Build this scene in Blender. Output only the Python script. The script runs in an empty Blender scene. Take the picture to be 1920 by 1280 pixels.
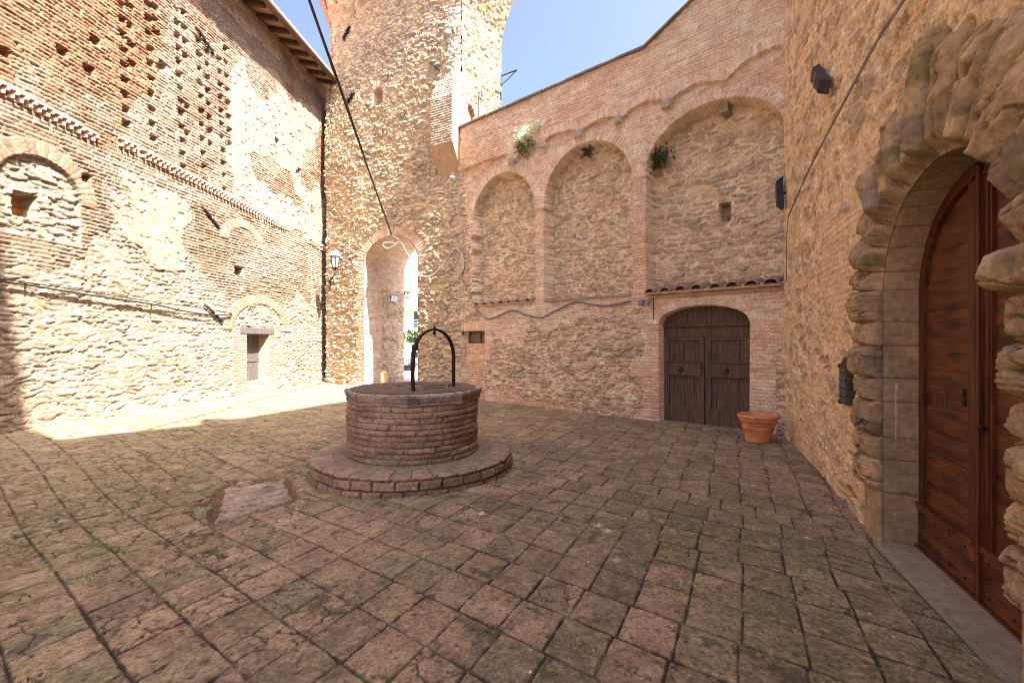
import bpy, bmesh, math, random
import numpy as np
from mathutils import Vector, Matrix

SC = bpy.context.scene
COL = SC.collection
F = 853.333           # focal length in photo pixels (16 mm on 36 mm)
CAMZ = 1.6
random.seed(7)

# ------------------------------------------------------------------ numpy noise
def _h(ix, iy, k):
    ix = ix.astype(np.int64); iy = iy.astype(np.int64)
    h = (ix * 374761393 + iy * 668265263 + int(k) * 974711 + 12345) & 0xFFFFFFFF
    h = ((h ^ (h >> 13)) * 1274126177) & 0xFFFFFFFF
    h = (h ^ (h >> 16)) & 0xFFFFFFFF
    h = (h * 2246822519) & 0xFFFFFFFF
    h = h ^ (h >> 15)
    return h.astype(np.float64) / 4294967296.0

def vn(x, y, k=0):
    x, y = np.broadcast_arrays(np.asarray(x, float), np.asarray(y, float))
    ix = np.floor(x); iy = np.floor(y)
    fx = x - ix; fy = y - iy
    fx = fx * fx * (3 - 2 * fx); fy = fy * fy * (3 - 2 * fy)
    a = _h(ix, iy, k); b = _h(ix + 1, iy, k); c = _h(ix, iy + 1, k); d = _h(ix + 1, iy + 1, k)
    return (a + (b - a) * fx) * (1 - fy) + (c + (d - c) * fx) * fy

def fbm(x, y, o=4, k=0):
    r = 0; a = 0.5; t = 0
    for i in range(o):
        r = r + a * vn(x * 2 ** i + 17.3 * i, y * 2 ** i - 9.1 * i, k + i * 13); t += a; a *= 0.5
    return r / t

def sm(a, b, x):
    t = np.clip((x - a) / (b - a), 0, 1)
    return t * t * (3 - 2 * t)

def voro(X, Y, k=0, j=0.8):
    ix = np.floor(X); iy = np.floor(Y)
    f1 = np.full(X.shape, 9.0); f2 = np.full(X.shape, 9.0)
    cx = np.zeros(X.shape); cy = np.zeros(X.shape)
    for dx in (-1, 0, 1):
        for dy in (-1, 0, 1):
            gx = ix + dx; gy = iy + dy
            px = gx + .5 + j * (_h(gx, gy, k) - .5); py = gy + .5 + j * (_h(gx, gy, k + 7) - .5)
            d = np.sqrt((X - px) ** 2 + (Y - py) ** 2)
            n = d < f1
            f2 = np.where(n, f1, np.minimum(f2, d))
            cx = np.where(n, gx, cx); cy = np.where(n, gy, cy)
            f1 = np.where(n, d, f1)
    return f1, f2 - f1, cx, cy

def pal(cols, r):
    c = np.array(cols, float); n = len(c)
    i = np.clip((r * n).astype(int), 0, n - 1)
    return c[i]

def mix(a, b, t):
    return a + (b - a) * np.asarray(t)[..., None]

def C3(c, like):
    return np.broadcast_to(np.array(c, float), like.shape + (3,)).copy()

def inpoly(S, Z, P):
    r = np.zeros(S.shape, bool); n = len(P)
    for i in range(n):
        x0, y0 = P[i]; x1, y1 = P[(i + 1) % n]
        if y0 == y1: continue
        c = ((Z > y0) != (Z > y1)) & (S < (x1 - x0) * (Z - y0) / (y1 - y0) + x0)
        r ^= c
    return r

# ------------------------------------------------------------------ masonry patterns -> (height, colour)
def rubble(S, Z, w, h, k, stones, mortar, amp=.03, t0=.10, t1=.24, warp=.5):
    wx = fbm(S * 3, Z * 3, 3, k + 50) - .5; wz = fbm(S * 3 + 9, Z * 3, 3, k + 60) - .5
    big = fbm(S * .55, Z * .55, 2, k + 9)
    row = np.floor(Z / h)
    X = S / w + warp * wx * 2 + .5 * (row % 2); Y = Z / h + warp * wz * 1.5
    f1, e, cx, cy = voro(X, Y, k, .75)
    r1 = _h(cx, cy, k + 21); r2 = _h(cx, cy, k + 22); r3 = _h(cx, cy, k + 23)
    n = fbm(S * 22, Z * 22, 3, k + 70)
    st = sm(t0, t1, e + (n - .5) * .24 + (r3 - .5) * .26)
    dome = np.clip(1 - f1 * .9, 0, 1)
    fac = fbm(S * 6 + r1 * 40, Z * 11 + r2 * 40, 2, k + 72) - .5
    H = st * amp * (.15 + .85 * r1) * (.8 + .3 * dome) + st * amp * .75 * fac + (n - .5) * amp * .75 + (big - .5) * amp * .8
    gap = sm(.13, .0, e + (n - .5) * .12) * sm(.50, .66, fbm(S * 3.5, Z * 7, 3, k + 80))
    H = H - gap * amp * 1.1
    g = fbm(S * 9, Z * 14, 3, k + 90); g2 = fbm(S * 30, Z * 40, 2, k + 91)
    cs = pal(stones, r2) * (.62 + .55 * g + .25 * g2)[..., None]
    cm = np.array(mortar) * (.70 + .42 * fbm(S * 6, Z * 6, 4, k + 95) + .2 * g2)[..., None]
    return H, mix(cm, cs, st), st

def bricks(S, Z, bl, ch, k, cols, mortar, joint=.012, depth=.012, rough=.006, rag=.25, wob=.3):
    zz = Z / ch + wob * (fbm(S * .6, Z * .4, 2, k + 3) - .5) * 2 + .10 * (fbm(S * 7, Z * 7, 2, k + 4) - .5)
    row = np.floor(zz); f = zz - row
    off = _h(row, row * 0, k + 1)
    L = bl * (.85 + .3 * _h(row, row * 0 + 3, k + 2))
    uu = S / L + off * 7
    colm = np.floor(uu); g = uu - colm
    r1 = _h(colm, row, k + 5); r2 = _h(colm, row, k + 6); r3 = _h(colm, row, k + 8)
    n = fbm(S * 30, Z * 30, 3, k + 11)
    jr = joint * (.7 + .7 * fbm(S * 1.2, Z * 1.2, 2, k + 12))
    d = np.minimum(np.minimum(f, 1 - f) * ch, np.minimum(g, 1 - g) * L) + (n - .5) * joint * rag * 3
    br = sm(jr * .25, jr * .75, d)
    er = sm(.55, .75, fbm(S * 1.7, Z * 2.4, 3, k + 14))
    H = br * depth + (r1 - .5) * rough * br + (n - .5) * rough * .8 - er * rough * r3 * 1.6
    c = pal(cols, r2) * (.8 + .4 * fbm(S * 12, Z * 20, 3, k + 15))[..., None]
    m = np.array(mortar) * (.75 + .5 * fbm(S * 8, Z * 8, 3, k + 16))[..., None]
    return H, mix(m, c, br), br

# ------------------------------------------------------------------ object helpers
def link(o, parent=None):
    COL.objects.link(o)
    if parent is not None:
        o.parent = parent
        o.matrix_parent_inverse = Matrix.Translation(parent.location).inverted() if parent.type == 'EMPTY' and not parent.parent else parent.matrix_basis.inverted()
    return o

def tag(o, label, cat, group=None, kind='thing'):
    o['label'] = label; o['category'] = cat; o['kind'] = kind
    if group: o['group'] = group
    return o

def thing(name, label, cat, loc=(0, 0, 0), group=None):
    o = bpy.data.objects.new(name, None); COL.objects.link(o)
    o.location = loc; o.empty_display_size = .2
    return tag(o, label, cat, group)

def grid_mesh(name, co, keep=None, col=None, m=None, parent=None, smooth=False, flip=False):
    R, Cn = co.shape[:2]
    idx = np.arange(R * Cn).reshape(R, Cn)
    q = np.stack([idx[:-1, :-1], idx[:-1, 1:], idx[1:, 1:], idx[1:, :-1]], -1).reshape(-1, 4)
    if keep is not None: q = q[keep.reshape(-1)]
    if flip: q = q[:, ::-1]
    v = co.reshape(-1, 3)
    return raw_mesh(name, v, q, None if col is None else col.reshape(-1, 3), m, parent, smooth)

def raw_mesh(name, v, q, col=None, m=None, parent=None, smooth=False):
    used = np.zeros(len(v), bool); used[q.reshape(-1)] = True
    if not used.all():
        mp = np.cumsum(used) - 1
        v = v[used]; q = mp[q]
        if col is not None: col = col[used]
    me = bpy.data.meshes.new(name)
    me.vertices.add(len(v)); me.vertices.foreach_set('co', np.ascontiguousarray(v, np.float32).reshape(-1))
    n = len(q)
    me.loops.add(n * 4); me.loops.foreach_set('vertex_index', np.ascontiguousarray(q, np.int32).reshape(-1))
    me.polygons.add(n); me.polygons.foreach_set('loop_start', np.arange(0, n * 4, 4, dtype=np.int32))
    try: me.polygons.foreach_set('loop_total', np.full(n, 4, np.int32))
    except Exception: pass
    me.update(calc_edges=True)
    if smooth: me.polygons.foreach_set('use_smooth', np.ones(n, bool))
    if col is not None:
        a = me.attributes.new('col', 'FLOAT_COLOR', 'POINT')
        a.data.foreach_set('color', np.concatenate([np.clip(col, .01, .9), np.ones((len(col), 1))], 1).astype(np.float32).reshape(-1))
    if m: me.materials.append(m)
    o = bpy.data.objects.new(name, me)
    return link(o, parent)

class MB:
    """collects boxes, prisms and tubes, then links them as ONE mesh"""
    def __init__(s): s.bm = bmesh.new()
    def box8(s, P):
        v = [s.bm.verts.new(p) for p in P]
        for f in ((0, 3, 2, 1), (4, 5, 6, 7), (0, 1, 5, 4), (1, 2, 6, 5), (2, 3, 7, 6), (3, 0, 4, 7)):
            s.bm.faces.new([v[i] for i in f])
    def box(s, c, d, rot=None):
        P = []
        for z in (-1, 1):
            for x, y in ((-1, -1), (1, -1), (1, 1), (-1, 1)):
                p = Vector((x * d[0] / 2, y * d[1] / 2, z * d[2] / 2))
                if rot is not None: p = rot @ p
                P.append(p + Vector(c))
        s.box8(P)
    def wbox(s, W, s0, s1, z0, z1, h0, h1):
        s.box8([W.pt(s0, z0, h0), W.pt(s1, z0, h0), W.pt(s1, z0, h1), W.pt(s0, z0, h1),
                W.pt(s0, z1, h0), W.pt(s1, z1, h0), W.pt(s1, z1, h1), W.pt(s0, z1, h1)])
    def wprism(s, W, P, h0, h1):
        a = [s.bm.verts.new(W.pt(x, z, h0)) for x, z in P]; b = [s.bm.verts.new(W.pt(x, z, h1)) for x, z in P]
        s.bm.faces.new(a); s.bm.faces.new(b[::-1]); n = len(P)
        for i in range(n): s.bm.faces.new((a[i], b[i], b[(i + 1) % n], a[(i + 1) % n]))
    def tube(s, pts, r, n=8, cap=True):
        pts = [Vector(p) for p in pts]; rings = []
        up = Vector((0, 0, 1)); prev = None
        for i, p in enumerate(pts):
            t = (pts[min(i + 1, len(pts) - 1)] - pts[max(i - 1, 0)]).normalized()
            a = prev if prev is not None else (up if abs(t.z) < .9 else Vector((1, 0, 0)))
            a = (a - t * a.dot(t)).normalized(); prev = a
            b = t.cross(a); rr = r[i] if isinstance(r, (list, tuple)) else r
            rings.append([s.bm.verts.new(p + (a * math.cos(q) + b * math.sin(q)) * rr) for q in [2 * math.pi * k / n for k in range(n)]])
        for i in range(len(rings) - 1):
            for k in range(n):
                s.bm.faces.new((rings[i][k], rings[i][(k + 1) % n], rings[i + 1][(k + 1) % n], rings[i + 1][k]))
        if cap: s.bm.faces.new(rings[0][::-1]); s.bm.faces.new(rings[-1])
    def lathe(s, prof, c, n=40):
        rings = [[s.bm.verts.new((c[0] + r * math.cos(2 * math.pi * k / n), c[1] + r * math.sin(2 * math.pi * k / n), c[2] + z)) for k in range(n)] for r, z in prof]
        for i in range(len(rings) - 1):
            for k in range(n): s.bm.faces.new((rings[i][k], rings[i][(k + 1) % n], rings[i + 1][(k + 1) % n], rings[i + 1][k]))
        s.bm.faces.new(rings[0][::-1]); s.bm.faces.new(rings[-1])
    def build(s, name, m, parent=None, smooth=False, bevel=0, jit=0):
        if jit:
            for v in s.bm.verts: v.co += Vector((random.uniform(-jit, jit), random.uniform(-jit, jit), random.uniform(-jit, jit)))
        if bevel: bmesh.ops.bevel(s.bm, geom=s.bm.edges[:], offset=bevel, segments=2, affect='EDGES', profile=.6)
        bmesh.ops.recalc_face_normals(s.bm, faces=s.bm.faces[:])
        me = bpy.data.meshes.new(name); s.bm.to_mesh(me); s.bm.free()
        if smooth:
            for p in me.polygons: p.use_smooth = True
        me.materials.append(m)
        return link(bpy.data.objects.new(name, me), parent)

class Wall:
    def __init__(s, P0, d):
        L = math.hypot(*d); s.P = P0; s.d = (d[0] / L, d[1] / L)
        n = (-s.d[1], s.d[0])
        if n[0] * (0 - P0[0]) + n[1] * (5 - P0[1]) < 0: n = (-n[0], -n[1])
        s.n = n
    def pt(s, a, z, h=0):
        return Vector((s.P[0] + s.d[0] * a + s.n[0] * h, s.P[1] + s.d[1] * a + s.n[1] * h, z))
    def px(s, u, v, h=0):
        rx = (u - 960) / F
        ox = s.P[0] + s.n[0] * h; oy = s.P[1] + s.n[1] * h
        # ox + d0 a = rx (oy + d1 a)
        a = (rx * oy - ox) / (s.d[0] - rx * s.d[1])
        y = oy + s.d[1] * a
        return (a, CAMZ - (v - 640) / F * y)
    def poly(s, P): return [s.px(*p) for p in P]
    def arr(s, S, Z, H):
        return np.stack([s.P[0] + s.d[0] * S + s.n[0] * H, s.P[1] + s.d[1] * S + s.n[1] * H, Z], -1)

def flipneeded(co, W):
    a = co[0, 1] - co[0, 0]; b = co[1, 0] - co[0, 0]
    n = np.cross(a, b)
    return (n[0] * W.n[0] + n[1] * W.n[1]) < 0

def relief(name, W, S1, zb, zt, rows, fn, m, parent, keepfn=None, gain=(1, 1, 1)):
    S = np.broadcast_to(S1[None, :], (rows, len(S1)))
    zb = np.broadcast_to(np.asarray(zb, float), S1.shape); zt = np.broadcast_to(np.asarray(zt, float), S1.shape)
    t = np.linspace(0, 1, rows)[:, None]
    Z = zb[None, :] * (1 - t) + zt[None, :] * t
    H, c = fn(S, Z)
    c = np.clip(c * np.array(gain), 0, .68)
    co = W.arr(S, Z, H)
    keep = None
    if keepfn is not None:
        g = keepfn(S, Z)
        keep = g[:-1, :-1] | g[1:, :-1] | g[:-1, 1:] | g[1:, 1:]
    return grid_mesh(name, co, keep, c, m, parent, flip=flipneeded(co, W))

# ------------------------------------------------------------------ materials
def newmat(name):
    m = bpy.data.materials.new(name); m.use_nodes = True
    nt = m.node_tree; b = nt.nodes['Principled BSDF']
    b.inputs['Roughness'].default_value = .9
    b.inputs['Specular IOR Level'].default_value = .25
    return m, nt, b

def masonry(name, bump=.55, sc=32, var=.5, rough=.92):
    m, nt, b = newmat(name); N = nt.nodes; Lk = nt.links
    at = N.new('ShaderNodeAttribute'); at.attribute_name = 'col'
    tc = N.new('ShaderNodeTexCoord')
    n1 = N.new('ShaderNodeTexNoise'); n1.inputs['Scale'].default_value = sc; n1.inputs['Detail'].default_value = 6; n1.inputs['Roughness'].default_value = .7
    n2 = N.new('ShaderNodeTexNoise'); n2.inputs['Scale'].default_value = 5; n2.inputs['Detail'].default_value = 8
    Lk.new(tc.outputs['Object'], n1.inputs['Vector']); Lk.new(tc.outputs['Object'], n2.inputs['Vector'])
    mr = N.new('ShaderNodeMapRange'); mr.inputs['From Min'].default_value = .25; mr.inputs['From Max'].default_value = .75
    mr.inputs['To Min'].default_value = 1 - var; mr.inputs['To Max'].default_value = 1 + var
    Lk.new(n1.outputs['Fac'], mr.inputs['Value'])
    mr2 = N.new('ShaderNodeMapRange'); mr2.inputs['From Min'].default_value = .3; mr2.inputs['From Max'].default_value = .7
    mr2.inputs['To Min'].default_value = .86; mr2.inputs['To Max'].default_value = 1.14
    Lk.new(n2.outputs['Fac'], mr2.inputs['Value'])
    mu = N.new('ShaderNodeMath'); mu.operation = 'MULTIPLY'; Lk.new(mr.outputs[0], mu.inputs[0]); Lk.new(mr2.outputs[0], mu.inputs[1])
    mx = N.new('ShaderNodeVectorMath'); mx.operation = 'SCALE'
    Lk.new(at.outputs['Color'], mx.inputs[0]); Lk.new(mu.outputs[0], mx.inputs['Scale'])
    Lk.new(mx.outputs[0], b.inputs['Base Color'])
    bp = N.new('ShaderNodeBump'); bp.inputs['Strength'].default_value = bump; bp.inputs['Distance'].default_value = .02
    Lk.new(n1.outputs['Fac'], bp.inputs['Height']); Lk.new(bp.outputs[0], b.inputs['Normal'])
    b.inputs['Roughness'].default_value = rough
    return m

def noisy(name, c1, c2, scale=12, rough=.8, metal=0, bump=.15, stretch=(1, 1, 1), c3=None, spec=.3, det=6):
    m, nt, b = newmat(name); N = nt.nodes; Lk = nt.links
    tc = N.new('ShaderNodeTexCoord'); mp = N.new('ShaderNodeMapping'); mp.inputs['Scale'].default_value = stretch
    Lk.new(tc.outputs['Object'], mp.inputs['Vector'])
    n = N.new('ShaderNodeTexNoise'); n.inputs['Scale'].default_value = scale; n.inputs['Detail'].default_value = det; n.inputs['Roughness'].default_value = .65
    Lk.new(mp.outputs[0], n.inputs['Vector'])
    r = N.new('ShaderNodeValToRGB'); r.color_ramp.elements[0].position = .32; r.color_ramp.elements[1].position = .68
    r.color_ramp.elements[0].color = (*c1, 1); r.color_ramp.elements[1].color = (*c2, 1)
    if c3:
        e = r.color_ramp.elements.new(.5); e.color = (*c3, 1)
    Lk.new(n.outputs['Fac'], r.inputs['Fac']); Lk.new(r.outputs[0], b.inputs['Base Color'])
    bp = N.new('ShaderNodeBump'); bp.inputs['Strength'].default_value = bump; bp.inputs['Distance'].default_value = .01
    Lk.new(n.outputs['Fac'], bp.inputs['Height']); Lk.new(bp.outputs[0], b.inputs['Normal'])
    b.inputs['Roughness'].default_value = rough; b.inputs['Metallic'].default_value = metal; b.inputs['Specular IOR Level'].default_value = spec
    return m

M = {}
M['mas'] = masonry('weathered_masonry')
M['pave'] = masonry('worn_paving', bump=.5, sc=55, var=.55, rough=.88)
M['stone'] = masonry('carved_sandstone', bump=.85, sc=22, var=.42)
M['wood_old'] = noisy('old_dark_wood', (.050, .031, .020), (.175, .108, .068), 5, .85, 0, .35, (9, 9, .7), (.095, .058, .038))
M['wood_red'] = noisy('varnished_wood', (.012, .005, .003), (.19, .06, .016), 2.6, .42, 0, .15, (1.0, 1.0, 5.5), (.10, .031, .010), .35, 6)
M['wood_red_v'] = noisy('varnished_wood_vertical', (.02, .008, .004), (.165, .050, .015), 5, .45, 0, .2, (8, 8, .6), (.085, .025, .008), .35, 9)
M['wood_grey'] = noisy('grey_wood', (.055, .045, .040), (.115, .098, .090), 6, .85, 0, .3, (8, 8, .8))
M['beam'] = noisy('rafter_wood', (.045, .025, .015), (.10, .055, .03), 8, .85, 0, .3)
M['board'] = noisy('eave_board', (.30, .19, .10), (.42, .28, .16), 6, .85, 0, .2)
M['iron'] = noisy('dark_iron', (.012, .009, .008), (.055, .030, .020), 22, .7, .4, .3)
M['gutter'] = noisy('brown_gutter', (.11, .06, .045), (.17, .095, .07), 6, .5, .2, .05)
M['terra'] = noisy('terracotta', (.42, .15, .055), (.62, .29, .13), 7, .8, 0, .12, c3=(.52, .20, .078))
M['soil'] = noisy('soil', (.02, .013, .009), (.06, .04, .03), 30, .95, 0, .6)
M['tile'] = noisy('roof_tile', (.22, .15, .11), (.40, .27, .20), 14, .9, 0, .4, c3=(.30, .20, .15))
M['plaster'] = noisy('tan_plaster', (.36, .22, .12), (.50, .33, .20), 5, .92, 0, .3)
M['wallfar'] = noisy('pale_render', (.52, .44, .36), (.62, .54, .45), 3, .9, 0, .1)
M['black'] = noisy('black_metal', (.012, .012, .015), (.035, .035, .042), 10, .45, .3, .05)
M['cableb'] = noisy('black_cable', (.018, .015, .013), (.04, .033, .028), 20, .6, 0, .05)
M['cablew'] = noisy('white_cable', (.42, .38, .34), (.6, .56, .5), 20, .6, 0, .05)
M['cableg'] = noisy('grey_cable', (.15, .13, .115), (.26, .23, .2), 20, .7, 0, .05)
M['white'] = noisy('white_paint', (.62, .62, .63), (.75, .75, .76), 8, .5, 0, .03)
M['blue'] = noisy('blue_enamel', (.02, .03, .10), (.03, .045, .15), 8, .5, 0, .02)
M['leaf'] = noisy('bright_leaf', (.06, .13, .02), (.16, .26, .05), 9, .7, 0, .05)
M['leafd'] = noisy('dark_leaf', (.018, .04, .012), (.05, .085, .025), 12, .7, 0, .05)
M['flower'] = noisy('pale_flower', (.55, .58, .40), (.74, .75, .60), 20, .8, 0, .05)
M['leafg'] = noisy('grey_leaf', (.10, .12, .05), (.20, .22, .11), 20, .8, 0, .05)
M['twig'] = noisy('twig', (.05, .03, .018), (.12, .075, .045), 20, .9, 0, .2)
M['bollard'] = noisy('yellow_stone', (.42, .28, .12), (.58, .40, .19), 8, .85, 0, .2, (6, 6, .8))
M['greystone'] = noisy('grey_stone', (.23, .175, .115), (.37, .29, .20), 11, .92, 0, .5, c3=(.30, .23, .155), spec=.1, det=9)
M['brickred'] = noisy('red_brick', (.40, .12, .06), (.55, .19, .10), 14, .85, 0, .2)
M['bronze'] = noisy('dark_bronze', (.035, .03, .028), (.10, .085, .075), 18, .6, .4, .4)
M['darkvoid'] = noisy('interior_dark_paint', (.012, .009, .007), (.02, .015, .012), 5, .95)
M['rust'] = noisy('rusted_lid', (.075, .045, .032), (.19, .12, .088), 7, .8, .1, .4, c3=(.12, .074, .054))
M['lampcap'] = noisy('grey_lamp_metal', (.22, .23, .25), (.30, .31, .33), 8, .5, .2, .03)
M['glassp'] = noisy('frosted_glass', (.30, .32, .34), (.38, .40, .42), 6, .25, 0, .02)
M['pane'] = noisy('dusty_pane', (.10, .075, .05), (.20, .155, .105), 6, .35, 0, .05)
M['cara'] = noisy('car_paint', (.25, .28, .33), (.30, .33, .38), 4, .3, .3, .01)

# ------------------------------------------------------------------ walls' planes
T1 = (-1.43, 12.85)
Bc = (4.564, 7.635)
WL = Wall((-8.37 + .1055 * 4, 4.0), (.1055, 1))            # sunny house on the left
WR = Wall(Bc, (-.392, -1))                                  # palace on the right
WA = Wall(T1, (Bc[0] - T1[0], Bc[1] - T1[1]))               # arcaded wall
QX, QY = .507, .862
WT = Wall(T1, (-QY, QX))                                # tower front
WS = Wall(T1, (QX, QY)); WS.n = (QY, -QX)           # tower right face
TAN_E = math.tan(math.radians(53))
LX, LY = -.765, .644

def zfloor(x, y):
    x = np.asarray(x, float); y = np.asarray(y, float)
    z = .21 * sm(-3.6, -6.9, x)
    z = z - .06 * sm(2.0, 3.0, x) * (1 - sm(4.2, 6.2, y))
    z = z - .05 * np.exp(-((x + 3.0) ** 2 + (y - 5.0) ** 2) / 2.2)
    z = z + .08 * sm(12.5, 15, y) * sm(-6.5, -3.5, x)
    z = z + .012 * (fbm(x * .8, y * .8, 2, 5) - .5)
    return z

def arch_of(W, bl, br, spl, spr, crown):
    sL = W.px(*bl)[0]; sR = W.px(*br)[0]
    if sL > sR: sL, sR = sR, sL
    zs = (W.px(*spl)[1] + W.px(*spr)[1]) / 2
    zc = W.px(*crown)[1]
    return dict(c=(sL + sR) / 2, a=(sR - sL) / 2, zs=zs, b=zc - zs)

def arch_eval(S, Z, A):
    ds = (S - A['c']) / A['a']; dz = (Z - A['zs']) / A['b']
    up = Z > A['zs']
    rho = np.where(up, np.sqrt(ds ** 2 + dz ** 2), np.abs(ds))
    R = (A['a'] + A['b']) / 2
    d = np.where(up, (rho - 1) * R, (rho - 1) * A['a'])
    arc = np.arctan2(dz * A['b'], ds * A['a']) * R
    return d, arc, up

def voussoir(S, Z, d, arc, k, cols, mortar, bw=.07, width=.24, depth=.012):
    q = arc / bw; i = np.floor(q); f = q - i
    n = fbm(S * 25, Z * 25, 2, k)
    dd = np.minimum(np.minimum(f, 1 - f) * bw, np.minimum(d, width - d)) + (n - .5) * .008
    b = sm(.002, .008, dd)
    r = _h(i, i * 0 + 2, k + 1)
    c = pal(cols, _h(i, i * 0, k + 2)) * (.8 + .4 * n)[..., None]
    return b * depth + (r - .5) * .006, mix(np.array(mortar) * (.8 + .4 * n)[..., None], c, b)

BR_PINK = [(.40, .285, .21), (.375, .255, .185), (.43, .315, .235), (.36, .228, .165), (.40, .275, .195), (.44, .33, .25), (.385, .255, .182)]
BR_RED = [(.46, .26, .165), (.42, .225, .14), (.49, .30, .20), (.38, .20, .13), (.50, .34, .235), (.44, .25, .16)]
BR_PALE = [(.50, .35, .24), (.46, .31, .21), (.54, .40, .28), (.44, .27, .17), (.52, .38, .27)]
ST_TAN = [(.40, .305, .195), (.34, .26, .17), (.28, .215, .15), (.44, .32, .18), (.37, .27, .19), (.30, .24, .18), (.45, .34, .22)]
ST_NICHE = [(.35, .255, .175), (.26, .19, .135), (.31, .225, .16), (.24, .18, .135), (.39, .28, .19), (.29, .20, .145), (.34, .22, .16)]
MORT = (.50, .365, .225)
MORT_P = (.46, .335, .225)

# ================================================================== PAVING
def tilecoords(x, y):
    # skewed paving grid: a runs away to the right, b runs away to the left
    ax, ay, bx, by = .446, .895, -.806, .592
    det = ax * by - ay * bx
    wx = x + .05 * (fbm(x * .7, y * .7, 2, 31) - .5); wy = y + .05 * (fbm(x * .7 + 5, y * .7, 2, 32) - .5)
    al = (wx * by - wy * bx) / det; be = (wy * ax - wx * ay) / det
    return al, be

def floor_px(u, v):
    z = 0.0
    for _ in range(4):
        y = F * (CAMZ - z) / (v - 640); x = (u - 960) / F * y; z = float(zfloor(x, y))
    return x, y

SLAB = [(398, 905), (455, 897), (528, 896), (543, 925), (548, 938), (478, 960), (413, 975), (410, 955), (422, 925)]
SLAB_XY = [floor_px(*p) for p in [(421, 917), (452, 903), (530, 897), (537, 914), (547, 934), (500, 952), (410, 976), (413, 950)]]

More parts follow.
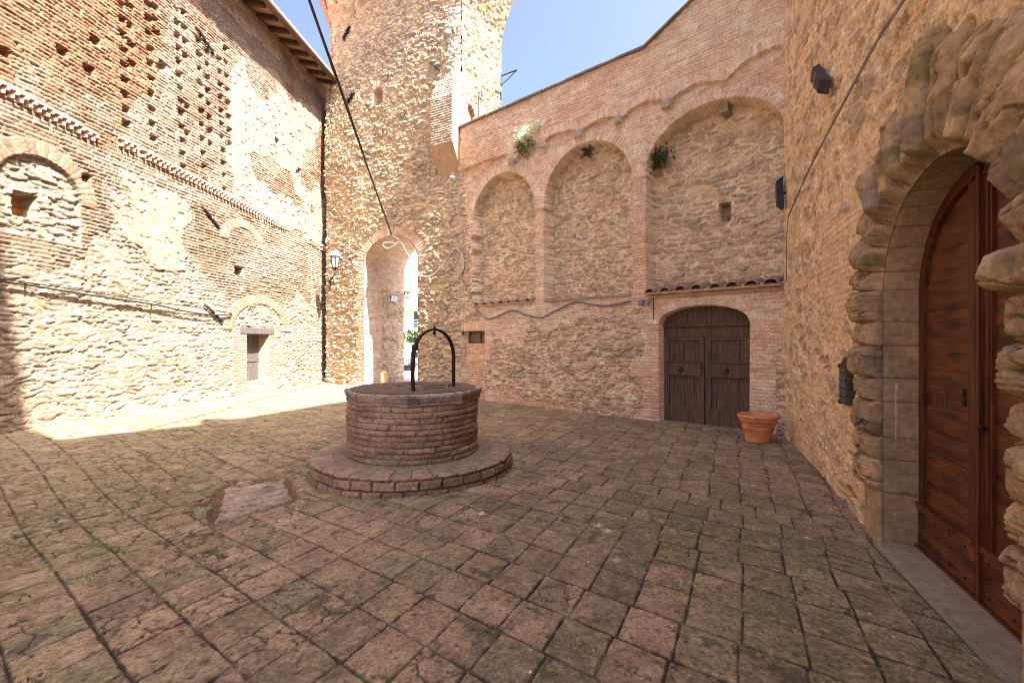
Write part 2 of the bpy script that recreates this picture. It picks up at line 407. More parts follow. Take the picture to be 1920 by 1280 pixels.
def floor_fn(x, y):
    al, be = tilecoords(x, y)
    T = .335; TC = .30
    r = al / T; ri = np.floor(r); rf = r - ri
    c = be / TC + .16 * (_h(ri, ri * 0, 40) - .5) + .5 * (_h(ri, ri * 0, 41) > .93)
    ci = np.floor(c); cf = c - ci
    r1 = _h(ci, ri, 42); r2 = _h(ci, ri, 43); r3 = _h(ci, ri, 44); r4 = _h(ci, ri, 45)
    n = fbm(x * 14, y * 14, 4, 46); n2 = fbm(x * 2.2, y * 2.2, 3, 47); nf = fbm(x * 60, y * 60, 2, 48)
    de = np.minimum(np.minimum(rf, 1 - rf) * T, np.minimum(cf, 1 - cf) * TC)
    jw = .004 + .007 * fbm(x * 1.5, y * 1.5, 2, 49) + .004 * _h(ri, ri * 0, 50) * (np.minimum(rf, 1 - rf) < np.minimum(cf, 1 - cf))
    d = de + (n - .5) * .014
    tile = sm(jw * .55, jw * 1.25, d)
    # cracks in the worn area left of the well
    zone = sm(-1.2, -2.6, x) * sm(3.0, 3.8, y) + .25 * sm(-.2, -1.6, x)
    f1, e, _, _ = voro(x / .19 + (n - .5) * .7, y / .19 + (n2 - .5), 51, .95)
    crk = (r3 < .14 + .75 * np.clip(zone, 0, 1)) & (fbm(x * .9, y * .9, 2, 52) > .40 - .2 * np.clip(zone, 0, 1))
    cw = .75 + 1.1 * np.clip(zone, 0, 1) * fbm(x * 3, y * 3, 2, 65)
    cr = np.where(crk, sm(.085 * cw, .035 * cw, e), 0) * tile
    fl = sm(.58, .66, fbm(x * 4.5 + r1 * 9, y * 4.5, 4, 53)) * (r4 < .6)      # flaked faces
    H = tile * .011 + (r1 - .5) * .007 * tile + (n - .5) * .0035 + (nf - .5) * .0018 - cr * .013 - fl * .004 * tile
    f1, e, cx, cy = voro(x / .055 + n, y / .055, 62, .95)
    pt = sm(.30, .12, f1 + (nf - .5) * .3) * (_h(cx, cy, 63) > .80) * tile
    H = H - pt * .005
    H = H + tile * .006 * ((rf - .5) * (r2 - .5) + (cf - .5) * (r3 - .5))
    cols = [(.150, .108, .078), (.138, .104, .072), (.160, .112, .082), (.126, .102, .070), (.168, .116, .088), (.148, .116, .080), (.134, .098, .072), (.176, .120, .088)]
    base = pal(cols, r2) * ((.66 + .68 * n) * (.84 + .32 * r1))[..., None]
    base = mix(base, C3((.085, .066, .052), x), .55 * sm(.5, .72, fbm(x * 1.3, y * 1.3, 4, 54)))
    pk = sm(2.0, 3.0, x) * (1 - sm(4.5, 6.5, y))
    base = mix(base, C3((.20, .125, .10), x) * (.7 + .6 * n)[..., None], .55 * pk)
    ochre = sm(-1.6, -4.2, x)
    base = mix(base, C3((.165, .122, .076), x) * (.6 + .8 * n)[..., None], .55 * ochre)
    m1 = np.exp(-(((x - 1.75) / 1.3) ** 2 + ((y - 4.3) / 2.0) ** 2)) * 1.05 + np.exp(-(((x + 4.4) / 1.8) ** 2 + ((y - 4.6) / 1.9) ** 2)) * .75 \
        + np.exp(-(((x - 1.55) / .5) ** 2 + ((y - 2.4) / .6) ** 2)) * .9 + np.exp(-(((x + 5.2) / 2.0) ** 2 + ((y - 7.8) / .7) ** 2)) * .7 + .10
    mo = sm(.52, .82, fbm(x * 2.6, y * 2.6, 5, 55) * .75 + m1 * .42) * (.45 + .55 * sm(.3, .7, n))
    base = mix(base, C3((.098, .084, .038), x) * (.5 + 1.0 * nf)[..., None], .60 * mo)
    base = mix(base, C3((.05, .043, .032), x), .7 * sm(.70, .78, fbm(x * 6, y * 6, 4, 56)))
    base = mix(base, C3((.24, .165, .12), x), .5 * fl * (n2 > .35))
    base = mix(base, C3((.055, .042, .032), x), .75 * pt); base = base * (.76 + .48 * nf)[..., None]
    gr = fbm(x * 34, y * 34, 3, 64); base = mix(base, C3((.27, .205, .155), x), .32 * sm(.62, .74, gr)); base = mix(base, C3((.05, .038, .028), x), .45 * sm(.38, .26, gr))
    jc = mix(C3((.026, .018, .013), x), C3((.10, .07, .045), x), sm(.5, .75, fbm(x * 9, y * 9, 3, 57)))
    jc = mix(jc, C3((.05, .065, .02), x), .7 * sm(.62, .72, fbm(x * 3, y * 3, 3, 58)))
    col = mix(jc, base, np.clip(tile - .85 * cr, 0, 1))
    bk = sm(.60, .66, fbm(x * 2.4, y * 2.4, 4, 66)) * np.clip(zone, 0, 1) * sm(.45, .6, fbm(x * 13, y * 13, 3, 67))
    col = mix(col, mix(C3((.075, .046, .030), x), C3((.13, .095, .06), x), nf), .85 * bk); H = H - .012 * bk
    # pale droppings
    f1, e, cx, cy = voro(x / .16, y / .16, 59, .9)
    sp = sm(.06, .03, f1 + (nf - .5) * .10) * (_h(cx, cy, 60) > .955)
    for (u, v) in ((1155, 1052), (1120, 985), (1140, 996), (905, 965), (1515, 1010)):
        qx, qy = floor_px(u, v)
        sp = np.maximum(sp, sm(.03, .012, np.hypot(x - qx, y - qy) + (nf - .5) * .085))
    col = mix(col, C3((.42, .40, .38), x), .8 * sp)
    # trough of loose earth round the rough slab
    g = np.full(x.shape, 9.0)
    P = SLAB_XY
    for i in range(len(P)):
        x0, y0 = P[i]; x1, y1 = P[(i + 1) % len(P)]
        t = np.clip(((x - x0) * (x1 - x0) + (y - y0) * (y1 - y0)) / ((x1 - x0) ** 2 + (y1 - y0) ** 2), 0, 1)
        g = np.minimum(g, np.hypot(x - x0 - t * (x1 - x0), y - y0 - t * (y1 - y0)))
    ins = inpoly(x, y, P); g = np.where(ins, 0, g)
    tr = sm(.11, .05, g + (fbm(x * 6, y * 6, 3, 61) - .5) * .16)
    H = H - tr * .035
    dw = (x - WR.P[0]) * WR.n[0] + (y - WR.P[1]) * WR.n[1]; sw_ = (x - WR.P[0]) * WR.d[0] + (y - WR.P[1]) * WR.d[1]
    H = H - .07 * (dw < .085) * (sw_ > 4.1)
    col = mix(col, C3((.085, .048, .030), x) * (.5 + nf)[..., None], tr)
    return H, col

def build_floor():
    vs = []; qs = []; cs = []; base = 0
    def add(xs, ys, x_lo=None):
        nonlocal base
        X, Y = np.meshgrid(xs, ys)
        H, c = floor_fn(X, Y)
        co = np.stack([X, Y, zfloor(X, Y) + H], -1)
        R, Cn = X.shape; idx = np.arange(R * Cn).reshape(R, Cn) + base
        q = np.stack([idx[:-1, :-1], idx[:-1, 1:], idx[1:, 1:], idx[1:, :-1]], -1).reshape(-1, 4)
        vs.append(co.reshape(-1, 3)); qs.append(q); cs.append(c.reshape(-1, 3)); base += R * Cn
    def rows(y0, y1, f=.75):
        r = [y0]
        while r[-1] < y1: r.append(r[-1] + max(.0065, f * r[-1] ** 2 / 728))
        r[-1] = y1
        return np.array(r)
    add(np.arange(-3.2, 3.1, .0068), rows(1.7, 3.2))
    add(np.arange(-5.8, 4.4, .0105), rows(3.2, 5.2, .42))
    add(np.arange(-8.6, 5.2, .017), rows(5.2, 9.0, .26))
    add(np.arange(-8.2, 4.6, .028), rows(9.0, 17.5, .24))
    xs = np.arange(-8.8, 5.0, .06)
    add(xs, np.arange(-3.0, 1.71, .06))
    add(np.arange(-8.8, -3.15, .05), np.arange(1.68, 3.25, .05)); add(np.arange(3.05, 4.5, .05), np.arange(1.68, 3.25, .05))
    add(np.arange(-8.8, -5.75, .05), np.arange(3.18, 5.25, .05))
    o = raw_mesh('courtyard_paving', np.concatenate(vs), np.concatenate(qs), np.clip(np.concatenate(cs) * np.array((1.66, 1.63, 1.33)), 0, .6), M['pave'])
    o['kind'] = 'structure'; o['label'] = 'worn square terracotta paving of the courtyard'; o['category'] = 'paving'
build_floor()

# ground to the horizon + street beyond the gate
mb = MB(); mb.box((0, 60, -.35), (900, 900, .3)); g = mb.build('ground', noisy('far_ground', (.13, .12, .07), (.2, .18, .11), .3)); g['kind'] = 'structure'; g['label'] = 'open ground outside the walls'; g['category'] = 'ground'
mb = MB(); mb.box8([Vector(p) for p in ((-16, 15.6, -.2), (2, 14.0, -.2), (8, 60, -.2), (-34, 60, -.2), (-16, 15.6, .16), (2, 14.0, .16), (8, 60, .16), (-34, 60, .16))])
g = mb.build('street', noisy('pale_street', (.30, .27, .23), (.38, .34, .29), 2)); g['kind'] = 'structure'; g['label'] = 'sunlit street beyond the gate arch'; g['category'] = 'street'

# ================================================================== LEFT HOUSE
house = thing('stone_house', 'tall sunlit stone and brick house with timber eaves, shadow stripe at its near end', 'house', tuple(WL.pt(6, 0)))
LW_WIN = arch_of(WL, (-12, 440), (150, 440), (-12, 345), (150, 375), (62, 292))
LW_DOOR = arch_of(WL, (436, 700), (531, 700), (436, 618), (531, 622), (484, 570))
LW_A2 = arch_of(WL, (427, 480), (481, 480), (427, 452), (481, 458), (455, 428))
def px_rect(W, u0, v0, u1, v1):
    a = W.px(u0, v0); b = W.px(u1, v1)
    return (min(a[0], b[0]), max(a[0], b[0]), W.px((u0 + u1) / 2, v1)[1], W.px((u0 + u1) / 2, v0)[1])
R_WIN = px_rect(WL, 28, 362, 72, 408)
R_HOLE = px_rect(WL, 439, 500, 455, 516)
R_DOOR = px_rect(WL, 462, 625, 503, 716)
R_DOOR = (R_DOOR[0], R_DOOR[1], WL.px(480, 716)[1], WL.px(480, 626)[1])
ZLINT = R_DOOR[3]
P_RUB = WL.poly([(-60, 520), (120, 478), (215, 420), (225, 300), (345, 385), (352, 470), (372, 555), (470, 570), (600, 560), (625, 470), (625, 730), (-60, 860)])
P_PLA = WL.poly([(215, 300), (345, 372), (352, 480), (300, 500), (235, 455)])
P_PLB = WL.poly([(430, 120), (612, 215), (612, 470), (560, 440), (470, 395), (430, 350)])
P_RED = WL.poly([(-80, -60), (255, -60), (300, 60), (240, 250), (170, 250), (-80, 150)])
P_RED2 = WL.poly([(-60, 200), (195, 300), (215, 430), (120, 480), (-60, 460)])
P_RED3 = WL.poly([(352, 375), (560, 455), (585, 560), (440, 560), (375, 540)])
P_EAVE_SHADE = WL.poly([(330, -80), (612, 190), (612, 240), (500, 130), (430, 90)])
HOLES = []
for (cols, u, v0, v1, n) in (((1,), 228, 8, 235, 9), ((1,), 243, 12, 120, 4), ((1,), 277, 8, 260, 10), ((1,), 290, 14, 60, 3), ((1,), 331, 18, 312, 13), ((1,), 344, 24, 105, 4), ((1,), 349, 200, 250, 2), ((1,), 372, 76, 340, 11), ((1,), 387, 96, 270, 8), ((1,), 410, 110, 355, 11), ((1,), 422, 92, 270, 8)):
    for i in range(n):
        HOLES.append(WL.px(u + i * 1.0, v0 + (v1 - v0) * i / (n - 1)) + (.075,))
for (u, v) in ((178, 75), (115, 95), (165, 130), (305, 122), (8, 98), (300, 128), (236, 233), (560, 320), (517, 265), (557, 325), (340, 210), (160, 335)):
    HOLES.append(WL.px(u, v) + (.09,))

def left_fn(S, Z):
    k = 100
    j1 = (fbm(S * 1.6, Z * 1.6, 4, 101) - .5) * .9; j2 = (fbm(S * 1.6 + 7, Z * 1.6, 4, 102) - .5) * .9
    Sj, Zj = S + j1, Z + j2
    er = fbm(S * .8, Z * .8, 3, 103)
    H, c, _ = bricks(S, Z, .29, .068, k, BR_PALE, (.52, .41, .29), joint=.020, depth=.022, rough=.012)
    red = inpoly(Sj, Zj, P_RED) | inpoly(Sj, Zj, P_RED2) | inpoly(Sj, Zj, P_RED3) | (fbm(S * 1.1, Z * 1.3, 3, 104) > .64)
    H2, c2, _ = bricks(S, Z, .29, .068, k, BR_RED, (.40, .29, .19), joint=.020, depth=.024, rough=.014)
    H = np.where(red, H2, H); c = np.where(red[..., None], c2, c)
    c = np.where(inpoly(Sj, Zj, P_RED)[..., None], c * np.array((1.02, .86, .74)), c)
    pl = inpoly(Sj, Zj, P_PLA) | (inpoly(Sj, Zj, P_PLB) & (er > .42))
    pn = fbm(S * 9, Z * 9, 4, 105)
    H = np.where(pl, .028 + (pn - .5) * .014 - .02 * sm(.66, .72, fbm(S * 7, Z * 10, 3, 106)), H)
    c = np.where(pl[..., None], np.array((.54, .42, .29)) * (.75 + .5 * pn)[..., None], c)
    rb = inpoly(Sj, Zj, P_RUB) & ~inpoly(Sj, Zj, P_PLA)
    H3, c3, _ = rubble(S, Z, .27, .10, 110, [(.50, .40, .28), (.52, .42, .31), (.48, .37, .26), (.50, .36, .22), (.42, .33, .22), (.37, .29, .20), (.46, .36, .25)], (.57, .465, .335), amp=.024, t0=.13, t1=.20)
    H = np.where(rb, H3, H); c = np.where(rb[..., None], c3, c)
    wash = sm(.5, .68, fbm(S * .9, Z * 1.1, 4, 107)) * .55
    c = mix(c, C3((.56, .46, .34), S) * (.85 + .3 * pn)[..., None], np.clip(wash * 1.25, 0, .8) * (Z < 6))
    gy = inpoly(Sj, Zj, P_EAVE_SHADE)
    c = np.where(gy[..., None], c * np.array((.62, .62, .66)), c)  # cast shade of the eave painted into the wall colour
    # arches set in the wall
    for A, wd, kk in ((LW_WIN, .27, 120), (LW_A2, .24, 121), (LW_DOOR, .30, 122)):
        d, arc, up = arch_eval(S, Z, A)
        ring = (d > 0) & (d < wd) & (Z > A['zs'] - (.02 if kk != 122 else 0))
        Hv, cv = voussoir(S, Z, d, arc, kk, BR_RED if kk == 120 else BR_PALE, (.55, .45, .33), .075, wd, .015)
        H = np.where(ring, .016 + Hv, H); c = np.where(ring[..., None], cv, c)
        if kk == 120:
            ins = (d < 0) & (Z > WL.px(60, 445)[1])
            Hr, cr, _ = rubble(S, Z, .32, .12, 123, [(.54, .45, .32), (.50, .41, .29), (.44, .36, .25)], (.55, .45, .32), amp=.035)
            H = np.where(ins, Hr - .05, H); c = np.where(ins[..., None], cr, c)
    # brick jambs of the low door
    s0, s1, z0, z1 = R_DOOR
    jb = ((S > s0 - .55) & (S < s0)) | ((S > s1) & (S < s1 + .4)); jb &= (Z < ZLINT + .1) 
    Hb, cb, _ = bricks(S, Z, .27, .068, 124, BR_PALE, (.55, .45, .33), joint=.016, depth=.014)
    H = np.where(jb, Hb + .015, H); c = np.where(jb[..., None], cb, c)
    for (a, b_, zz0, zz1, dep) in ((R_WIN[0], R_WIN[1], R_WIN[2], R_WIN[3], .38), (R_HOLE[0], R_HOLE[1], R_HOLE[2], R_HOLE[3], .30), (s0, s1, z0 - .5, z1, .34)):
        hole = (S > a) & (S < b_) & (Z > zz0) & (Z < zz1)
        H = np.where(hole, -dep, H)
        if dep != .34: c = np.where(hole[..., None], c * .35 if dep == .30 else c, c)
    nj = (fbm(S * 9, Z * 9, 2, 130) - .5) * .05
    for (a, z, r) in HOLES:
        m = (np.abs(S - a + nj) < r) & (np.abs(Z - z + nj) < r * .8)
        H = np.where(m, -.13, H)
    H = H + .05 * (fbm(S * .35, Z * .35, 2, 131) - .5)
    ft = sm(.45, .0, Z - .15) * sm(.35, .6, fbm(S * 3, Z * 3, 3, 132))
    H = H + ft * .05
    return H, c
S1 = np.arange(1.4, 12.62, .022)
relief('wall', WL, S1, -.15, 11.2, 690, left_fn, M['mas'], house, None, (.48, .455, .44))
mb = MB(); mb.wbox(WL, -9, 12.6, -.2, 11.2, -5.5, -.5); mb.wbox(WL, -9, 1.4, -.2, 11.2, -.499, 0); mb.build('rear_wall', M['plaster'], house)
# small window: shutter + stone lintel
wn = MB(); wn.wbox(WL, R_WIN[0] - .02, R_WIN[1] + .02, R_WIN[2], R_WIN[3], -.375, -.34)
for i in range(4):
    z = R_WIN[2] + (R_WIN[3] - R_WIN[2]) * (i + .1) / 4
    wn.wbox(WL, R_WIN[0], R_WIN[1], z, z + (R_WIN[3] - R_WIN[2]) / 4 * .88, -.339, -.32)
wn.build('shutter', noisy('orange_shutter', (.30, .10, .035), (.46, .19, .08), 8, .7, 0, .2, (1, 1, 5)), house)
# low plank door
dr = MB()
for i in range(4):
    w = (R_DOOR[1] - R_DOOR[0]) / 4
    dr.wbox(WL, R_DOOR[0] + i * w + .006, R_DOOR[0] + (i + 1) * w - .004, R_DOOR[2] + .02, ZLINT + .02, -.335, -.30 + .004 * (i % 2))
dr.wbox(WL, R_DOOR[0], R_DOOR[1], R_DOOR[2] + .55, R_DOOR[2] + .63, -.30, -.28)
door = dr.build('plank_door', M['wood_grey'], house)
h = MB(); h.wbox(WL, R_DOOR[0] + .12, R_DOOR[0] + .15, R_DOOR[2] + .58, R_DOOR[2] + .72, -.28, -.25); h.build('latch', M['iron'], door)
st = MB(); zf = float(zfloor(*WL.pt(R_DOOR[0], 0).xy))
st.wbox(WL, R_DOOR[0] + .0, R_DOOR[1], zf - .1, zf + .15, -.30, .03); st.wbox(WL, R_DOOR[0] + .0, R_DOOR[1], zf + .14, R_DOOR[2] + .02, -.31, -.05)
st.build('door_step', noisy('step_stone', (.13, .11, .095), (.21, .18, .155), 8, .9, 0, .3), house, bevel=.012)
ln = MB(); ln.wbox(WL, R_DOOR[0] - .28, R_DOOR[1] + .22, ZLINT, ZLINT + .17, -.33, .045); ln.build('lintel', M['wood_grey'], house, bevel=.012)
# saw-tooth brick string course
def dentils(segs):
    for (p, q) in segs:
        a, za = WL.px(*p); b, zb = WL.px(*q); n = int((b - a) / .115)
        mb = MB()
        for i in range(n):
            t = (i + .5) / n; s = a + (b - a) * t; z = za + (zb - za) * t + random.uniform(-.006, .006)
            if random.random() < .05: continue
            for (dz, off, pr) in ((-.035, 0, .10), (.04, .5, .12)):
                ss = s + off * .115; ww = .066
                mb.wprism(WL, [(ss - ww, z + dz - .026), (ss + ww, z + dz - .026), (ss + ww, z + dz + .026), (ss - ww, z + dz + .026)], -.03, -.005)
                P = [WL.pt(ss - ww, z + dz - .026, -.005), WL.pt(ss + ww, z + dz - .026, -.005), WL.pt(ss + .004, z + dz - .026, pr), WL.pt(ss - .004, z + dz - .026, pr)]
                mb.box8(P + [v + Vector((0, 0, .052)) for v in P])
            mb.wbox(WL, s - .056, s + .056, z + .07, z + .115, -.03, .09 + random.uniform(0, .015))
        mb.build('sawtooth_course', noisy('dentil_brick', (.40, .25, .16), (.56, .41, .29), 9, .9, 0, .3), house, jit=.004)
dentils([((-30, 152), (175, 262)), ((218, 266), (532, 428)), ((578, 452), (609, 470))])
# roof with rafters, boards and gutter
OV = .62; ZE = 10.42
rf = MB()
P = [WL.pt(-2, ZE + .34, -.5), WL.pt(12.25, ZE + .34, -.5), WL.pt(12.25, ZE + .10, OV), WL.pt(-2, ZE + .10, OV)]
rf.box8(P + [v + Vector((0, 0, .05)) for v in P])
bd = rf.build('eave_boards', M['board'], house)
rf = MB(); P = [WL.pt(-2, ZE + 1.9, -5.6), WL.pt(12.25, ZE + 1.9, -5.6), WL.pt(12.25, ZE + .16, OV + .06), WL.pt(-2, ZE + .16, OV + .06)]
rf.box8(P + [v + Vector((0, 0, .12)) for v in P]); rf.build('roof', M['tile'], house)
k = 0; s = .3
while s < 12.2:
    r = MB(); P = [WL.pt(s - .055, ZE + .22, -.45), WL.pt(s + .055, ZE + .22, -.45), WL.pt(s + .055, ZE - .02, OV - .03), WL.pt(s - .055, ZE - .02, OV - .03)]
    r.box8(P + [v + Vector((0, 0, .115)) for v in P]); r.build('rafter', M['beam'], house); s += .52
gt = MB(); gt.tube([WL.pt(-2, ZE + .11, OV + .07), WL.pt(12.2, ZE + .06, OV + .07)], .085, 12); gt.build('gutter', M['gutter'], house, smooth=True)
sP = WL.px(611.5, 600)[0] - .02
zf = float(zfloor(*WL.pt(sP, 0).xy))
dp = MB(); dp.tube([WL.pt(11.9, ZE + .02, OV + .04), WL.pt(11.95, ZE - .12, OV - .02), WL.pt(sP, ZE - .62, .14), WL.pt(sP, ZE - .9, .11), WL.pt(sP, zf + .15, .11)], .052, 12)
for z in (1.6, 3.6, 5.6, 7.6): dp.tube([WL.pt(sP, z, .11), WL.pt(sP, z + .05, .11)], .063, 12)
dp.build('downpipe', M['gutter'], house, smooth=True)

# ================================================================== GATE TOWER
tower = thing('gate_tower', 'tall rubble stone gate tower with an open archway at its foot', 'tower', tuple(WT.pt(3, 0)))
GATE = arch_of(WT, (683, 700), (785, 700), (683, 505), (785, 482), (733, 442))
NICHE = arch_of(WT, (701, 190), (718, 190), (701, 178), (718, 176), (710, 165))
ZN0 = WT.px(710, 197)[1]
TH = 15.5
def tower_fn(S, Z):
    H, c, st = rubble(S, Z, .24, .125, 200, ST_TAN, (.49, .37, .24), amp=.062, t0=.12, t1=.20, warp=.6)
    lg = fbm(S * .5, Z * .5, 3, 205)
    c = c * (.85 + .35 * lg)[..., None]
    d, arc, up = arch_eval(S, Z, GATE)
    Hv, cv = voussoir(S, Z, d, arc, 210, BR_PINK + BR_PALE, (.48, .36, .24), .075, .34, .018)
    ring = (d > -.05) & (d < .34) & (Z > GATE['zs'] - .1)
    H = np.where(ring, .01 + Hv, H); c = np.where(ring[..., None], cv, c)
    jamb = (~up) & (d > -.05) & (d < .30 + .05 * np.sign(np.sin(Z * 9))) & (S > GATE['c'])
    Hb, cb, _ = bricks(S, Z, .27, .07, 211, BR_PALE, (.50, .39, .27), depth=.016)
    H = np.where(jamb, Hb + .02, H); c = np.where(jamb[..., None], cb, c)
    d, arc, up = arch_eval(S, Z, NICHE)
    ring = (d > 0) & (d < .2) & (Z > ZN0 - .05)
    Hv, cv = voussoir(S, Z, d, arc, 212, BR_PINK, (.48, .36, .24), .07, .2, .014)
    H = np.where(ring, .015 + Hv, H); c = np.where(ring[..., None], cv, c)
    ins = (d < 0) & (Z > ZN0)
    H = np.where(ins, -.25, H); c = np.where(ins[..., None], C3((.44, .29, .18), S), c)
    q = (S < .30 + .35 * _h(np.floor(Z / .30), np.floor(Z / .30) * 0, 213)) & (Z > 9.0) & (_h(np.floor(Z / .30), np.floor(Z / .30) * 0, 217) > .3)
    c = np.where(q[..., None], np.array((.40, .34, .27)) * (.7 + .6 * fbm(S * 8, Z * 8, 3, 214))[..., None], c); H = np.where(q, .05 + (H - .03) * .3, H)
    # corbelled brick band under the parapet
    top = Z > np.where(S > 4.95, 12.35, 13.0)
    fl = np.clip((Z - 12.3), 0, 1.3)
    H = H + fl * .38
    Hb, cb, _ = bricks(S, Z, .27, .068, 215, BR_RED, (.44, .33, .23), depth=.014)
    gap = (np.mod(S + .1, .62) < .20) & (Z > 12.9) & (Z < 13.9)
    H = np.where(top, H * .0 + fl * .38 + Hb - np.where(gap, .3, 0), H); c = np.where(top[..., None], cb, c)
    H = H + .10 * (fbm(S * .4, Z * .4, 2, 216) - .5)
    edge = sm(.30, 0, S)
    H = H * (1 - .6 * edge * (~top))
    return H, c
def gate_keep(S, Z):
    d, arc, up = arch_eval(S, Z, GATE)
    return ~((d < 0)) & ((S < 5.55) | (Z < 10.42))
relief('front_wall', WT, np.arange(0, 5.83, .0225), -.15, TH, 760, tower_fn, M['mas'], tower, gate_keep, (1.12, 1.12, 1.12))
SDEP = 2.12
WIN_S = arch_of(WS, (868, 230), (889, 230), (868, 212), (889, 208), (876, 194))
def side_fn(S, Z):
    H, c, st = rubble(S, Z, .26, .13, 240, ST_TAN + [(.46, .38, .27)], (.50, .38, .24), amp=.04, t0=.06, t1=.2)
    d, arc, up = arch_eval(S, Z, WIN_S)
    ring = (d > 0) & (d < .18) & up
    Hv, cv = voussoir(S, Z, d, arc, 241, BR_PALE, (.5, .4, .28), .07, .18, .012)
    H = np.where(ring, .012 + Hv, H); c = np.where(ring[..., None], cv, c)
    ins = (d < 0) & (Z > 7.3)
    H = np.where(ins, -.35, H); c = np.where(ins[..., None], np.array((.30, .20, .12)) * np.ones(S.shape)[..., None], c)
    fl = np.clip((Z - 11.35), 0, 1.3); H = H + fl * .40
    Hb, cb, _ = bricks(S, Z, .27, .068, 245, BR_PALE, (.50, .39, .27), depth=.014)
    top = Z > 12.3; c = np.where(top[..., None], cb, c)
    return H, c
relief('side_wall', WS, np.arange(0, SDEP + .01, .023), -.15, TH, 620, side_fn, M['mas'], tower, None, (.56, .535, .51))  # gain darkens the stone colour of this sunlit face to offset the sun
mb = MB(); P = []
def TP(s, q, z): 
    p = WT.pt(s, z); return Vector((p.x + QX * q, p.y + QY * q, z))
# solid body either side of and above the archway
gl, gr = GATE['c'] + GATE['a'] + .36, GATE['c'] - GATE['a'] - .36; zc = GATE['zs'] + GATE['b'] + .38
for (a, b_, z0, z1) in ((.12, gr, -.2, zc), (gl, 5.78, -.2, zc), (.12, 5.78, zc, 10.4), (.12, 5.52, 10.401, TH)):
    mb.box8([TP(a, .42, z0), TP(b_, .42, z0), TP(b_, SDEP - .01, z0), TP(a, SDEP - .01, z0), TP(a, .42, z1), TP(b_, .42, z1), TP(b_, SDEP - .01, z1), TP(a, SDEP - .01, z1)])
mb.build('rear_wall', M['plaster'], tower)
# left return of the tower above the roof
mb = MB(); mb.box8([TP(5.53, -.02, 9), TP(5.59, -.02, 9), TP(5.59, SDEP, 9), TP(5.53, SDEP, 9), TP(5.53, -.02, 12.3), TP(5.59, -.02, 12.3), TP(5.59, SDEP, 12.3), TP(5.53, SDEP, 12.3)])
mb.box8([TP(5.53, -.02, 12.302), TP(5.59, -.02, 12.302), TP(5.59, SDEP, 12.302), TP(5.53, SDEP, 12.302), TP(5.53, -.48, 13.6), TP(5.88, -.48, 13.6), TP(5.88, SDEP, 13.6), TP(5.53, SDEP, 13.6)])
mb.build('corbel_return', noisy('corbel_brick', (.30, .14, .085), (.46, .26, .17), 14, .9, 0, .3), tower)
# passage lining
path = []
a_, b_, c_, zs_ = GATE['a'], GATE['b'], GATE['c'], GATE['zs']
for z in np.arange(-.12, zs_, .03): path.append((c_ + a_, z))
for t in np.arange(0, math.pi, .018): path.append((c_ + a_ * math.cos(t), zs_ + b_ * math.sin(t)))
for z in np.arange(zs_, -.12, -.03): path.append((c_ - a_, z))
path = np.array(path); seg = np.r_[0, np.cumsum(np.hypot(*np.diff(path, axis=0).T))]
Q = np.arange(-.03, SDEP + .01, .03)
AR, QQ = np.meshgrid(seg, Q, indexing='ij')
ps = np.interp(AR, seg, path[:, 0]); pz = np.interp(AR, seg, path[:, 1])
tx = np.gradient(path[:, 0]); tz = np.gradient(path[:, 1]); tl = np.hypot(tx, tz); nx = np.interp(AR, seg, -tz / tl); nz = np.interp(AR, seg, tx / tl)
H, c, _ = bricks(QQ, AR, .28, .07, 230, BR_PINK + [(.36, .25, .16)], (.42, .31, .2), depth=.014)
Hr, cr, _ = rubble(QQ, AR, .27, .13, 231, ST_NICHE, (.44, .32, .2), amp=.04)
lo = ((AR < zs_ - .5) | (AR > seg[-1] - zs_ + .5)) & (QQ > .75)
H = np.where(lo, Hr, H); c = np.where(lo[..., None], cr, c)
H = H - np.where(QQ > .75, .05 + .17 * (QQ - .75), 0)
sx = ps + nx * (H - .0); sz = pz + nz * (H - .0)
co = np.stack([WT.P[0] + WT.d[0] * sx + QX * QQ, WT.P[1] + WT.d[1] * sx + QY * QQ, sz], -1)
grid_mesh('archway_lining', co, None, c, M['mas'], tower, flip=True)
